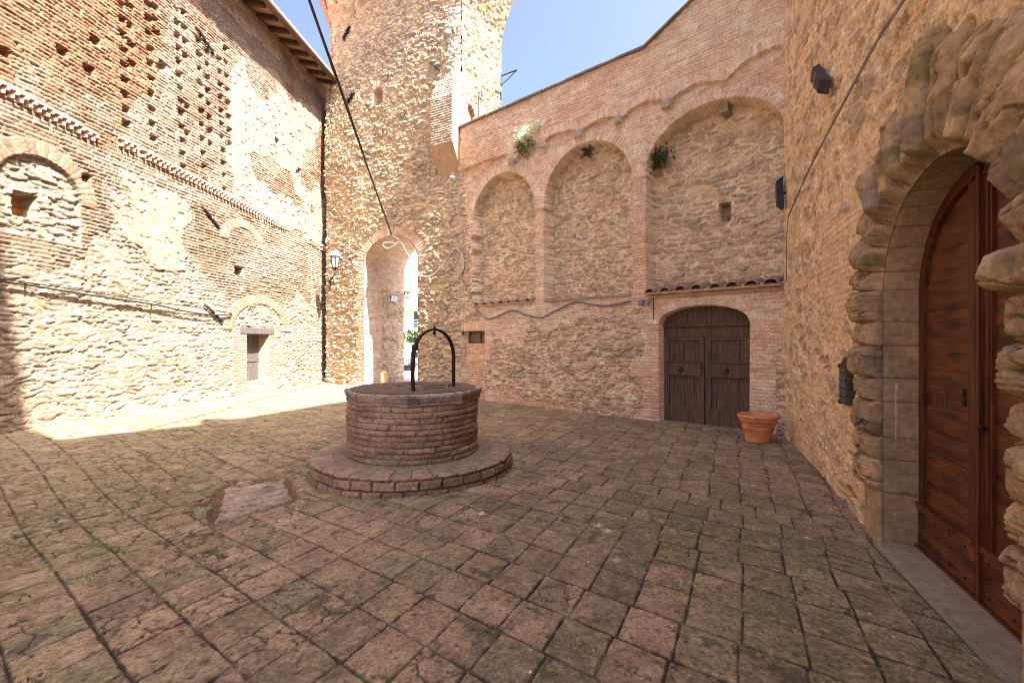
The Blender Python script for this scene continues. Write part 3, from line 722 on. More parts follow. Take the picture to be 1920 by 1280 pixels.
# brick buttress with plastered foot on the right corner
zt, zb_, zm = WT.px(835, 130, .4)[1], WT.px(835, 318, .3)[1], WT.px(835, 268, .4)[1]
sl = WT.px(808, 220, .42)[0]
def butt():
    U = np.linspace(0, 1, 150); rowsn = 150; t = np.linspace(0, 1, rowsn)[:, None]
    z = zm + (zt - zm) * t * np.ones((1, len(U)))
    per = np.array([(sl, -.1), (sl, .42), (.0, .42), (.0, -.3)]); pl = np.r_[0, np.cumsum(np.hypot(*np.diff(per, axis=0).T))]
    a = U * pl[-1]
    s = np.interp(a, pl, per[:, 0]); hh = np.interp(a, pl, per[:, 1])
    A2 = np.broadcast_to(a[None, :], z.shape)
    slope = np.clip((zt - z) / .75, 0, 1) ** .6
    Hb, cb, br = bricks(A2, z, .27, .068, 260, BR_PINK + BR_PALE, (.42, .34, .27), joint=.02, depth=.02, rough=.012)
    hb = np.where(hh[None, :] > 0, hh[None, :] * (.04 + .96 * slope), hh[None, :]) + (Hb + .06 * (fbm(A2 * 3, z * 3, 3, 261) - .5)) * (hh[None, :] > .0)
    co = WT.arr(np.broadcast_to(s[None, :], z.shape) - .01 * (A2 > pl[2]), z, hb)
    co2 = co
    o = grid_mesh('buttress', co2, None, cb, M['mas'], tower, flip=flipneeded(co[:, 60:], WT))
    f = MB(); zk = zm + .006
    lo = [WT.pt(sl + .02, zb_ - .1, -.15), WT.pt(.0, zb_ - .05, -.15), WT.pt(.0, zb_ - .05, -.0), WT.pt(sl + .02, zb_ - .1, -.0)]
    hi = [WT.pt(sl + .01, zk, -.05), WT.pt(-.005, zk, -.05), WT.pt(-.005, zk, .425), WT.pt(sl + .01, zk, .425)]
    f.box8(lo + hi); f.build('buttress_foot', M['plaster'], tower)
butt()

# ================================================================== ARCADED WALL
arc_wall = thing('arcaded_wall', 'pink brick wall with three tall blind arches and a double wooden door', 'wall', tuple(WA.pt(4, 0)))
LA = math.hypot(Bc[0] - T1[0], Bc[1] - T1[1])
N1 = arch_of(WA, (888, 560), (1003, 560), (888, 425), (1003, 388), (952, 322))
N2 = arch_of(WA, (1021, 560), (1187, 550), (1021, 390), (1187, 338), (1115, 263))
N3 = arch_of(WA, (1213, 540), (1479, 520), (1213, 330), (1479, 250), (1370, 180))
ZB1 = WA.px(945, 567)[1]; ZB2 = WA.px(1100, 557)[1]; ZB3 = WA.px(1340, 536)[1]
AD = arch_of(WA, (1236, 700), (1404, 700), (1236, 606), (1404, 604), (1322, 572))
R_NW = px_rect(WA, 866, 621, 908, 643)
R_H3 = px_rect(WA, 1337, 372, 1358, 408)
UPB = [WA.px(*p) for p in [(860, 322), (876, 318), (915, 303), (955, 291), (962, 299), (966, 308), (985, 280), (1000, 272), (1022, 270), (1028, 263), (1045, 253), (1075, 246), (1088, 249), (1093, 254), (1100, 244), (1118, 231), (1138, 224), (1155, 222), (1162, 231), (1172, 222), (1190, 206), (1212, 194), (1247, 192), (1254, 199), (1275, 178), (1304, 162), (1353, 155), (1363, 156), (1368, 149), (1395, 122), (1422, 106), (1455, 90), (1490, 84)]]
UPB_S = np.array([p[0] for p in UPB]); UPB_Z = np.array([p[1] for p in UPB])
RL = [WA.px(*p) for p in [(860, 246), (1213, 95), (1310, 0)]]
RL.append((LA + .3, RL[2][1] + (LA + .3 - RL[2][0]) * (RL[2][1] - RL[1][1]) / (RL[2][0] - RL[1][0])))
RL_S = np.array([p[0] for p in RL]); RL_Z = np.array([p[1] for p in RL])
P_AR = WA.poly([(925, 620), (985, 640), (1005, 615), (1110, 600), (1200, 580), (1195, 790), (1080, 775), (960, 740), (900, 735)])
P_ATW = WA.poly([(850, 320), (872, 330), (878, 420), (884, 480), (893, 560), (902, 600), (855, 605)])
P_BASE = WA.poly([(1405, 760), (1480, 640), (1480, 840), (1405, 815)])
def arch_wall_fn(S, Z):
    H, c, _ = bricks(S, Z, .27, .062, 300, BR_PINK, (.47, .345, .245), joint=.013, depth=.011, rough=.008)
    sw = fbm(S * .9, Z * .9, 4, 301)
    sel = sw > .56
    c = np.where(sel[..., None], c * np.array((.96, .88, .83)), c)
    j = (fbm(S * 2, Z * 2, 4, 302) - .5) * .7; j2 = (fbm(S * 2 + 5, Z * 2, 4, 303) - .5) * .7
    Hr, cr, st = rubble(S, Z, .26, .115, 304, ST_NICHE + [(.40, .27, .2)], (.47, .335, .22), amp=.05, t0=.16, t1=.23)
    zr = inpoly(S + j, Z + j2, P_AR) | (inpoly(S + j * .4, Z + j2 * .4, P_ATW)) | (inpoly(S + j, Z + j2, P_BASE) & (S > AD['c'] + AD['a'] + .42))
    H = np.where(zr, Hr, H); c = np.where(zr[..., None], cr, c)
    # upper wall oversails on little corbelled arches
    up = Z > np.interp(S, UPB_S, UPB_Z) + (fbm(S * 12, Z * 12, 2, 305) - .5) * .03
    near = np.clip(Z - np.interp(S, UPB_S, UPB_Z), 0, 9)
    H = np.where(up, H + .085, H)
    vb = up & (near < .20)
    q = S / .07; f = q - np.floor(q); vbr = sm(.03, .12, np.minimum(f, 1 - f))
    vc = mix(C3((.44, .33, .24), S), pal(BR_PINK, _h(np.floor(q), q * 0, 306)) * 1.05, vbr)
    ok = vb & (S > WA.px(1027, 250)[0])
    c = np.where(ok[..., None], vc, c); H = np.where(ok, .085 + vbr * .012, H)
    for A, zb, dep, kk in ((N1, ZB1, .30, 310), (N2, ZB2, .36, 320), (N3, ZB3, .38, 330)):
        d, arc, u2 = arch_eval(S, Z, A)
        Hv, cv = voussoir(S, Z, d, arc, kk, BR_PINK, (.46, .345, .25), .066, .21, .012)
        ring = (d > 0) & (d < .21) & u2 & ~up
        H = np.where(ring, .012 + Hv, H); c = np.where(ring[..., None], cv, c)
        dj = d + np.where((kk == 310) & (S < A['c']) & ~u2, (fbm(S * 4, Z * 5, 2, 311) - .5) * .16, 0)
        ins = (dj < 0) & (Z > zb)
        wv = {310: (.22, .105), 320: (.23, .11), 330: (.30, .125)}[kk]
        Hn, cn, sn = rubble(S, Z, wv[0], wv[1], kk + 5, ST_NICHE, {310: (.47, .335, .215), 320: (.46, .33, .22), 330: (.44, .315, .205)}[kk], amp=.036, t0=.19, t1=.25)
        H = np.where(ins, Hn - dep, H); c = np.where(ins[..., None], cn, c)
    # imposts on the piers
    for A, B_ in ((N1, N2), (N2, N3)):
        zi = B_['zs'] - .03
        band = (S > A['c'] + A['a'] - .005) & (S < B_['c'] - B_['a'] + .02) & (np.abs(Z - zi) < .045)
        H = np.where(band, .045, H); c = np.where(band[..., None], C3((.42, .27, .19), S), c)
    # door arch
    d, arc, u2 = arch_eval(S, Z, AD)
    Hv, cv = voussoir(S, Z, d, arc, 340, BR_PINK, (.46, .345, .25), .062, .22, .010)
    ring = (d > 0) & (d < .22) & (Z > AD['zs'] - .02)
    H = np.where(ring, .014 + Hv, H); c = np.where(ring[..., None], cv, c)
    H = np.where((d < 0), -.30, H); c = np.where((d < 0)[..., None], c * .8, c)
    # bricked-up doorway with small window at the tower corner
    s0, s1, z0, z1 = R_NW
    bd = (S > s0) & (S < s1) & (Z < z1)
    H = np.where(bd, H - .13, H)
    lint = (S > s0 - .05) & (S < s1 + .15) & (Z > z1) & (Z < z1 + .26)
    q = S / .066; f = q - np.floor(q); vbr = sm(.03, .12, np.minimum(f, 1 - f))
    c = np.where(lint[..., None], mix(C3((.46, .34, .24), S), pal(BR_PINK, _h(np.floor(q), q * 0, 341)), vbr), c); H = np.where(lint, .01 * vbr, H)
    wi = (S > s0 + .08) & (S < s1 - .0) & (Z < z1) & (Z > z0)
    H = np.where(wi, -.32, H)
    s0, s1, z0, z1 = R_H3
    ho = (S > s0) & (S < s1) & (Z > z0) & (Z < z1)
    H = np.where(ho, -.62, H); c = np.where(ho[..., None], c * .5, c)
    for (u, v, r) in ((1088, 254, .09), (1253, 199, .09), (1163, 229, .08), (963, 305, .08), (1023, 275, .06)):
        a, z = WA.px(u, v); m = (np.abs(S - a) < r) & (np.abs(Z - z) < r)
        H = np.where(m, .15, H); c = np.where(m[..., None], C3((.24, .20, .17), S), c)
    H = H + .05 * (fbm(S * .4, Z * .4, 2, 350) - .5)
    return H, c
S1 = np.arange(-.02, LA + .1, .0165)
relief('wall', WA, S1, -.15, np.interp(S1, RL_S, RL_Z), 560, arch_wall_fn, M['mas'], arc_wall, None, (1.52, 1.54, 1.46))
mb = MB()
for i in range(3):
    a, b_ = RL_S[i], RL_S[i + 1]
    if i == 0: a = .03
    mb.box8([WA.pt(a, -.2, -1.0), WA.pt(b_, -.2, -1.0), WA.pt(b_, -.2, -.65), WA.pt(a, -.2, -.65), WA.pt(a, (RL_Z[i] if i else np.interp(.03, RL_S, RL_Z)) - .02, -1.0), WA.pt(b_, RL_Z[i + 1] - .02, -1.0), WA.pt(b_, RL_Z[i + 1] - .02, -.65), WA.pt(a, (RL_Z[i] if i else np.interp(.03, RL_S, RL_Z)) - .02, -.65)])
mb.build('rear_wall', M['plaster'], arc_wall)
cp = MB()
for i in range(3):
    a, b_ = RL_S[i], RL_S[i + 1]; n = int((b_ - a) / .3)
    for k in range(n):
        s0 = a + (b_ - a) * k / n; s1 = a + (b_ - a) * (k + 1) / n - .008
        if s0 < .02: s0 = .03
        z0, z1 = np.interp([s0, s1], RL_S, RL_Z); j = random.uniform(-.012, .012)
        cp.box8([WA.pt(s0, z0 + .003, -1.02), WA.pt(s1, z1 + .003, -1.02), WA.pt(s1, z1 + .003, .15 + j), WA.pt(s0, z0 + .003, .15 + j), WA.pt(s0, z0 + .045, -1.02), WA.pt(s1, z1 + .045, -1.02), WA.pt(s1, z1 + .045, .15 + j), WA.pt(s0, z0 + .045, .15 + j)])
cp.build('coping', noisy('coping_tile', (.16, .12, .10), (.30, .22, .17), 8, .9, 0, .3), arc_wall)
# tiled ledges
def tile_ledge(s0, s1, z, n, rad, hb, hf, drop):
    base = MB()
    base.box8([WA.pt(s0, z - .02, hb), WA.pt(s1, z - .02, hb), WA.pt(s1, z - drop - .035, hf - .02), WA.pt(s0, z - drop - .035, hf - .02),
               WA.pt(s0, z + .015, hb), WA.pt(s1, z + .015, hb), WA.pt(s1, z - drop - .005, hf - .02), WA.pt(s0, z - drop - .005, hf - .02)])
    par = base.build('tile_ledge', M['plaster'], arc_wall)
    for i in range(n):
        t = MB(); sc = s0 + (s1 - s0) * (i + .5) / n; r = rad * random.uniform(.92, 1.08); tw = random.uniform(-.02, .02)
        ring = []
        for (hh, zz, sft, rr) in ((hb + .01, z + .02, 0, r * .8), (hf, z - drop + .0, tw, r)):
            ring.append([t.bm.verts.new(WA.pt(sc + sft + rr * math.cos(q), zz + rr * .75 * math.sin(q), hh)) for q in np.linspace(0, math.pi, 9)] +
                        [t.bm.verts.new(WA.pt(sc + sft + (rr - .018) * math.cos(q), zz + (rr - .018) * .75 * math.sin(q) - .002, hh)) for q in np.linspace(math.pi, 0, 9)])
        n_ = 18
        for k in range(n_): t.bm.faces.new((ring[0][k], ring[0][(k + 1) % n_], ring[1][(k + 1) % n_], ring[1][k]))
        for R in ring:
            for k in range(8): t.bm.faces.new((R[k], R[k + 1], R[16 - k], R[17 - k]))
        t.build('roof_tile', M['tile'], par, smooth=False)
tile_ledge(WA.px(1212, 540)[0], LA - .02, ZB3 + .05, 8, .115, -.40, .16, .10)
tile_ledge(WA.px(890, 560)[0], WA.px(1001, 560)[0], ZB1 + .05, 7, .085, -.32, .09, .07)
mb = MB(); mb.wbox(WA, WA.px(1022, 560)[0], WA.px(1184, 555)[0], ZB2 - .045, ZB2 + .005, -.38, .05); mb.build('stone_ledge', M['tile'], arc_wall, jit=.006)
mb = MB(); mb.wbox(WA, WA.px(1218, 550)[0], LA - .05, ZB3 - .16, ZB3 - .12, .0, .045); mb.build('ledge_moulding', M['plaster'], arc_wall)
# window in the blocked doorway
s0, s1, z0, z1 = R_NW
wd = MB(); wd.wbox(WA, s0 + .08, s1, z0, z0 + .03, -.25, -.20); wd.wbox(WA, s0 + .08, s1, z1 - .03, z1, -.25, -.20)
for a in (s0 + .08, (s0 + .08 + s1) / 2 + .05, s1 - .035): wd.wbox(WA, a, a + .035, z0 + .03, z1 - .03, -.249, -.199)
w = wd.build('window', M['wood_old'], arc_wall)
mb = MB(); mb.wbox(WA, s0 + .09, s1 - .01, z0 + .01, z1 - .01, -.235, -.225); mb.build('pane', M['pane'], w)
# double door
ZD = min(float(zfloor(*WA.pt(AD['c'], 0, .1).xy)), .0) - .02
def adoor():
    c_, a_, zs, b_ = AD['c'], AD['a'], AD['zs'], AD['b']
    lu = MB(); n = 7
    for i in range(n):
        x0 = c_ - a_ + 2 * a_ * i / n + .004; x1 = c_ - a_ + 2 * a_ * (i + 1) / n - .004
        zz = [(x, zs + b_ * math.sqrt(max(0, 1 - ((x - c_) / a_) ** 2)) - .0) for x in np.linspace(x1, x0, 5)]
        lu.wprism(WA, [(x0, zs - .02), (x1, zs - .02)] + [(x, max(z, zs - .015)) for x, z in zz], -.29, -.235 + random.uniform(-.006, .006))
    par = lu.build('door_lunette', M['wood_old'], arc_wall)
    fr = MB(); fr.wbox(WA, c_ - a_ - .02, c_ + a_ + .02, zs - .06, zs - .0, -.30, -.17)
    fr.wbox(WA, c_ - a_ - .02, c_ + a_ + .02, zs - .26, zs - .062, -.30, -.215)
    fr.build('transom', M['wood_old'], par)
    zt = zs - .265
    for sgn in (-1, 1):
        x0, x1 = (c_ - a_ + .02, c_ - .008) if sgn < 0 else (c_ + .008, c_ + a_ - .02)
        w = x1 - x0
        L = MB(); npl = 4
        for i in range(npl):
            L.wbox(WA, x0 + w * i / npl + .004, x0 + w * (i + 1) / npl - .003, ZD, zt, -.29, -.238 + random.uniform(-.005, .005))
        leaf = L.build('door_leaf', M['wood_old'], arc_wall)
        Fm = MB()
        zl, zm_ = ZD + .36, ZD + .36 + (zt - ZD - .36) * .44
        Fm.wbox(WA, x0, x0 + .10, ZD, zt, -.24, -.200); Fm.wbox(WA, x1 - .10, x1, ZD, zt, -.24, -.199)
        Fm.wbox(WA, x0 + .101, x1 - .101, ZD, zl, -.24, -.202); Fm.wbox(WA, x0 + .05, x1 - .05, zm_, zm_ + .26, -.24, -.185)
        Fm.wbox(WA, x0 + .04, x1 - .04, zm_ + .262, zm_ + .29, -.24, -.165)
        Fm.wbox(WA, x0 + .101, x1 - .101, zt - .06, zt, -.24, -.203)
        Fm.build('rails', M['wood_old'], leaf, bevel=.006)
        R = MB(); p = WA.pt(c_ + sgn * .42 - .02, zm_ + .12, -.165)
        R.tube([p + Vector(WA.d + (0,)) * (.035 * math.cos(q)) + Vector((0, 0, .035 * math.sin(q))) for q in np.linspace(0, 2 * math.pi, 17)], .009, 6)
        R.tube([WA.pt(c_ + sgn * .42 - .02, zm_ + .155, -.19), WA.pt(c_ + sgn * .42 - .02, zm_ + .155, -.155)], .014, 8)
        R.build('ring_handle', M['iron'], leaf, smooth=True)
adoor()
mb = MB(); n = 12
for i in range(n):
    a = AD['c'] - AD['a'] + 2 * AD['a'] * i / n; mb.wbox(WA, a + .006, a + 2 * AD['a'] / n - .006, -.1, float(zfloor(*WA.pt(a, 0).xy)) + .022 + random.uniform(-.004, .006), -.2, .06)
mb.build('door_sill', noisy('sill_brick', (.19, .13, .10), (.31, .21, .16), 12, .9, 0, .3), arc_wall, bevel=.008)

# ================================================================== PALACE (right)
palace = thing('palace', 'tan stone palace wall with a rusticated stone portal and varnished door', 'building', tuple(WR.pt(4, 0)))
PD = dict(c=5.02, a=.815, zs=1.95, b=.79); PDR = dict(c=5.02, a=.93, zs=1.95, b=.82)
R_VENT = px_rect(WR, 1572, 922, 1606, 944); R_VENT = R_VENT[:2] + (R_VENT[2] + .03, R_VENT[3] + .04)
def right_fn(S, Z):
    k = 400
    wx = fbm(S * 2, Z * 2, 3, 401) - .5; wz = fbm(S * 2 + 4, Z * 2, 3, 402) - .5
    f1, e, cx, cy = voro(S / .34 + wx * 1.3, Z / .17 + wz * 1.1 + .0, 403, .8)
    r1, r2, r3 = _h(cx, cy, 404), _h(cx, cy, 405), _h(cx, cy, 406)
    n = fbm(S * 16, Z * 22, 4, 407); n3 = fbm(S * 5, Z * 9, 4, 408)
    expo = sm(.45, .70, r3 + (n3 - .5) * .7 + (fbm(S * .7, Z * .7, 2, 409) - .5) * .5)
    st = sm(.16, .225, e + (n - .5) * .24) * sm(.44, .52, r3 + (n3 - .5) * .6 + (fbm(S * .7, Z * .7, 2, 409) - .5) * .5)
    smear = sm(.45, .75, n3)
    H = (n - .5) * .034 + (n3 - .5) * .04 + st * .030 * (r1 - .35) - .024 * st * (r1 < .55)
    H = H + (fbm(S * 34, Z * 50, 2, 410) - .5) * .012
    cm = np.array((.50, .335, .185)) * (.70 + .55 * n)[..., None]
    cm = mix(cm, C3((.55, .40, .245), S), .5 * smear)
    cs = pal([(.37, .27, .165), (.32, .24, .155), (.39, .285, .18), (.29, .22, .15), (.40, .285, .165)], r2) * (.7 + .6 * n)[..., None]
    c = mix(cm, cs, .95 * st)
    # brick patch near the corner and the base
    Hb, cb, _ = bricks(S, Z, .27, .065, 411, [(.42, .29, .18), (.46, .32, .20), (.38, .25, .16)], (.50, .35, .21), depth=.008)
    pat = (sm(.55, .66, fbm(S * 1.1, Z * .8, 3, 412)) * (Z < 3.4)) > .5
    H = np.where(pat, Hb + (n - .5) * .015, H); c = np.where(pat[..., None], mix(cb, cm, .45 + 0 * S), c)
    c = mix(c, C3((.30, .22, .15), S), .35 * sm(.6, .05, Z) * sm(.35, .6, fbm(S * 2, Z * 2, 3, 413)))
    s0, s1, z0, z1 = R_VENT
    for (a, b_) in ((z0, z0 + (z1 - z0) * .4), (z0 + (z1 - z0) * .55, z1)):
        m = (S > s0) & (S < s1) & (Z > a) & (Z < b_)
        H = np.where(m, -.16, H); c = np.where(m[..., None], c * .4, c)
    H = H + .05 * (fbm(S * .5, Z * .5, 2, 414) - .5)
    return H, c
def right_keep(S, Z):
    d, arc, up = arch_eval(S, Z, PD); d2, arc, up = arch_eval(S, Z, PDR)
    return ~(np.where(S < PD['c'], d, d2) < .12)
S1 = [-.05]
while S1[-1] < 8.74: S1.append(S1[-1] + (.03 if S1[-1] > 6.7 else max(.007, (7.635 - .931 * S1[-1]) / 455 * .95)))
S1 = np.array(S1)
zt = np.maximum(3.9, np.minimum(8.0, 8.0 - 0 * S1))
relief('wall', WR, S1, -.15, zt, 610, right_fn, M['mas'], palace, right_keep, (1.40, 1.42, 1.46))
# upper storeys: the roof line that throws the courtyard's shade
prof = []
for (u, v) in ((104, 825), (370, 796), (376, 785), (449, 784), (600, 759), (650, 752)):
    x, y = floor_px(u, v); z = float(zfloor(x, y))
    # x - LX k = 1.571 + .392 (y - LY k)
    kk = (1.571 + .392 * y - x) / (-LX + .392 * LY)
    yy = y - LY * kk
    prof.append(((7.635 - yy) * 1.0741, z + kk * TAN_E))
prof.sort()
print('PROFILE', [(round(a, 2), round(b, 2)) for a, b in prof])
pp = [(-.05, prof[0][1])] + prof
s_end = 8.76
pp.append((s_end, prof[-1][1])) if prof[-1][0] < s_end else None
mb = MB()
mb.wprism(WR, [(-.05, 7.98), (s_end, 7.98)] + [(a, b) for a, b in pp[::-1]], -.9, -.02)
mb.wprism(WR, [(s_end + .001, -.2), (16, -.2), (16, 27), (s_end + 1.2, 27), (s_end + .40, 19), (s_end + .001, 15.5)], -.9, 0)
mb.wbox(WR, 6.7, s_end, -.2, 7.979, -.9, -.14)
mb.build('upper_wall', noisy('upper_stone', (.34, .24, .14), (.5, .35, .2), 4, .9, 0, .4), palace)
mb = MB(); mb.wbox(WR, -.05, 4.0, -.2, 7.98, -.9, -.12); mb.wbox(WR, 6.0, 6.7, -.2, 7.98, -.9, -.12); mb.wbox(WR, 4.0, 6.0, 3.0, 7.98, -.9, -.12); mb.build('inner_wall', M['plaster'], palace)
mb = MB(); mb.wbox(WR, 3.9, 6.1, -.2, 3.1, -1.0, -.95); mb.build('hall_shade_sheet', M['darkvoid'], palace)  # near-black sheet painted as the unlit depth behind the doors

def portal():
    c_, a_, zs, b_ = PD['c'], PD['a'], PD['zs'], PD['b']
    P = []; st_ = []; base = -.09
    zl = [base, .37, .637, .815, 1.11, 1.30, 1.565, 1.76, 2.02]
    wl = [.30, .40, .45, .46, .42, .47, .44, .47]
    pl = [.035, .10, .12, .13, .11, .14, .11, .15]
    zr = [base, .39, .68, .87, 1.15, 1.35, 1.60, 1.82, 2.02]
    wr = [.35, .5, .45, .5, .45, .5, .45, .55]
    pr = [.09, .17, .12, .155, .11, .15, .13, .21]
    step = .0075
    z = base
    while z < zs: P.append((c_ - a_, z)); z += step
    t = 0
    R = (a_ + b_) / 2
    aR = PDR['a']
    while t < math.pi:
        P.append((c_ - (a_ if t < math.pi / 2 else aR) * math.cos(t), zs + (b_ + .05 * float(sm(1.2, 2.2, t))) * math.sin(t))); t += step / R
    z = zs
    while z > base: P.append((c_ + aR, z)); z -= step
    P = np.array(P); n = len(P)
    th = np.arctan2(P[:, 1] - zs, -(P[:, 0] - c_))          # 0 left spring .. pi right spring
    ang = [.08, .26, .50, .72, .94, 1.14, 1.33, 1.50, 1.70, 1.92, 2.14, 2.38, 2.62, 2.86, 3.06]
    wa = [.46, .50, .54, .62, .58, .67, .62, .80, .68, .64, .68, .58, .6, .55]
    pa = [.14, .17, .14, .18, .15, .17, .15, .18, .12, .13, .13, .15, .15, .16]
    sid = np.zeros(n, int); tt = np.zeros(n); W_ = np.zeros(n); Pm = np.zeros(n)
    for i in range(n):
        s, z = P[i]
        if z < zs + .06 or th[i] < ang[0] or th[i] > ang[-1]:
            Z_, Wd, Pd, o = (zl, wl, pl, 0) if s < c_ else (zr, wr, pr, 50)
            k = min(max(int(np.searchsorted(Z_, z)) - 1, 0), 7)
            sid[i] = o + k; tt[i] = np.clip((z - Z_[k]) / (Z_[k + 1] - Z_[k]), 0, 1); W_[i] = Wd[k]; Pm[i] = Pd[k]
        else:
            k = min(max(int(np.searchsorted(ang, th[i])) - 1, 0), 13)
            sid[i] = 20 + k; tt[i] = np.clip((th[i] - ang[k]) / (ang[k + 1] - ang[k]), 0, 1); W_[i] = wa[k]; Pm[i] = pa[k]
    N = np.where((P[:, 1] <= zs)[:, None], np.stack([np.sign(P[:, 0] - c_), 0 * P[:, 0]], -1), np.stack([(P[:, 0] - c_) / a_, (P[:, 1] - zs) / b_], -1))
    N = N / np.linalg.norm(N, axis=1)[:, None]
    r = np.r_[np.linspace(0, .14, 12)[:-1], np.linspace(.14, .75, 36)[:-1], np.linspace(.75, 1, 18)]
    A, Rr = np.meshgrid(np.arange(n), r, indexing='ij')
    arc = np.arange(n) * step
    AL = arc[A]; plain = np.isin(sid, (0, 50))[A]
    seed = sid[A].astype(float)
    ends = 1 - np.abs(2 * np.clip(tt[A] + .06 * (fbm(AL * 9, Rr * 6, 2, 521) - .5), 0, 1) - 1) ** 4.5
    ends = .25 + .75 * np.clip(ends, 0, 1) ** .6
    vou = ((seed >= 20) & (seed < 50))
    tj = np.clip(tt[A] + .07 * (fbm(AL * 8, Rr * 5, 3, 531) - .5), 0, 1)
    ends_a = .30 + .70 * sm(0, .045, tj) * sm(0, .045, 1 - tj)
    ends_a = ends_a * (1 - .38 * np.abs(2 * tj - 1) ** 2.4)
    ends = np.where(vou, ends_a, ends)
    lean = .10 * (fbm(AL * 2.2, Rr * 2, 2, 501) - .5)
    fin = np.sqrt(np.clip(1 - (1 - np.clip(Rr / .12, 0, 1)) ** 2, 0, 1)); fout = np.sqrt(np.clip(1 - (1 - np.clip((1 - Rr) / .25, 0, 1)) ** 2, 0, 1))
    X = AL * 1.0; Y = Rr * W_[A]
    n1 = fbm(X * 3 + seed * 3.7, Y * 4.5 + seed, 4, 502); n2 = fbm(X * 18, Y * 11, 4, 503)
    rid = 1 - np.abs(2 * fbm(X * 7 + seed * 5, Y * 3 + seed * 2, 3, 504) - 1)
    crk = sm(.93, .985, rid)
    flute = np.where((np.mod(seed, 3) == 1) & ~plain, np.abs(np.sin(AL * 2 * math.pi / .062)) ** .5 * .014, 0)
    vf, ve, vx, vy = voro(X * 3.2 + .8 * n1 + seed, Y * 7 + 1.0 * n2, 522, .9)
    chip = (_h(vx, vy, 523) - .5) * sm(0, .12, ve)
    vf2, ve2, vx2, vy2 = voro(X * 10 + 1.0 * n2 + seed, Y * 16, 524, .9)
    chip2 = (_h(vx2, vy2, 525) - .5) * sm(0, .2, ve2)
    lay = fbm(X * 7 + 2 * n1, Y * 12 + seed, 3, 526) - .5
    rough_ = np.where(seed < 20, .9, 1.0)
    h = Pm[A] * fin * fout * ends * (.55 + .72 * n1) + fin * fout * rough_ * (chip * .026 + chip2 * .012 + lay * .020 + (n2 - .5) * .022) - crk * .03 * fin * fout + flute * fin * fout
    hp = .035 * np.minimum(fin * 3, 1) * np.minimum(fout * 3, 1) + (n2 - .5) * .008
    sg_ = np.sign(_h(seed, seed * 0, 532) - .5)
    ridA = 1 - np.abs(2 * fbm(X * 8 + seed * 3.1, Y * 1.3 + seed, 4, 533) - 1)
    crkA = sm(.955, .985, ridA)
    va, vb, vcx, vcy = voro(X * 8 + 1.2 * n1, Y * 1.9 + .8 * n2 + seed, 534, .95)
    slab_ = (_h(vcx, vcy, 535) - .5) * sm(0, .06, vb)
    finA = sm(0, .10 + .10 * _h(seed, seed * 0, 536), Rr + .02 * (n2 - .5)); foutA = .06 + .94 * np.sqrt(sm(0, .30, 1 - Rr))
    hA = Pm[A] * finA * foutA * ends * (.85 + .55 * sg_ * (tt[A] - .5) + .35 * (n1 - .5)) + finA * (slab_ * .026 + (fbm(X * 24, Y * 9, 3, 537) - .5) * .018 + (n2 - .5) * .018 + (fbm(X * 60, Y * 40, 2, 538) - .5) * .010) - crkA * .030 * finA
    h = np.where(vou, hA, h)
    h = np.where(plain, hp, h)
    h = h - .05 * (Rr > .985)
    wob = 1 + .16 * (fbm(AL * 6, AL * 0 + 3, 2, 505) - .5) * (~plain)
    w = W_[A] * Rr * wob
    s = P[A, 0] + N[A, 0] * w; zz = P[A, 1] + N[A, 1] * w
    co = WR.arr(s, zz, h)
    g = fbm(X * 3.5 + seed, Y * 3.5, 4, 506)
    sc = pal([(.245, .18, .115), (.27, .195, .12), (.225, .17, .115), (.285, .205, .125), (.235, .175, .12)], _h(seed, seed * 0, 507)) * (.55 + .6 * g + .35 * n2)[..., None]
    sc = mix(sc, C3((.075, .058, .042), AL), .7 * np.where(vou, crkA, crk)) * (.84 + .32 * _h(vcx, vcy, 539) * vou + .16 * ~vou)[..., None] * (.78 + .44 * fbm(X * 45, Y * 30, 3, 540))[..., None]
    sc = mix(sc, C3((.27, .185, .085), AL), .55 * sm(.56, .70, fbm(X * 2.5 + 3, Y * 3, 4, 508)))
    sc = mix(sc, C3((.14, .125, .10), AL), .55 * sm(.54, .68, fbm(X * 4, Y * 5 + 8, 4, 509)))
    sc = mix(sc, C3((.115, .105, .04), AL), .7 * sm(.66, .73, fbm(X * 3 + 30, Y * 4, 3, 510)) * (zz > 2.2))
    sc = mix(sc, C3((.10, .08, .06), AL), .5 * np.clip(1 - (ends - .25) * 3, 0, 1) * ~plain)
    sc = np.where(plain[..., None], np.array((.30, .225, .14)) * (.75 + .5 * g)[..., None], sc)
    # smooth ashlar reveal
    q = np.linspace(-.36, -.004, 40)
    A2, Q2 = np.meshgrid(np.arange(n), q, indexing='ij')
    g2 = fbm(arc[A2] * 4, Q2 * 5, 4, 511); d2 = fbm(arc[A2] * 25, Q2 * 25, 3, 512)
    jt = np.minimum(tt[A2], 1 - tt[A2]) * .25
    jn = sm(.004, .012, jt)
    off = (d2 - .5) * .006 - (1 - jn) * .006
    nearf = sm(-.04, 0, Q2) * .006
    s2 = P[A2, 0] + N[A2, 0] * (-off + nearf); z2 = P[A2, 1] + N[A2, 1] * (-off + nearf)
    co2 = WR.arr(s2, z2, Q2)
    rc = np.array((.265, .195, .125)) * (.72 + .56 * g2)[..., None] * (.9 + .2 * _h(sid[A2], sid[A2] * 0, 513))[..., None]
    rc = mix(C3((.17, .13, .09), g2), rc, jn)
    dr_ = sm(.010, .003, np.abs(Q2 + .09 + .02 * (fbm(arc[A2] * 4, arc[A2] * 0, 2, 514) - .5))) * (arc[A2] > .55) * (arc[A2] < 1.35) * (fbm(arc[A2] * 9, Q2 * 30, 2, 515) > .42) * (P[A2, 0] < c_)
    rc = mix(rc, C3((.5, .44, .38), g2), .8 * dr_)
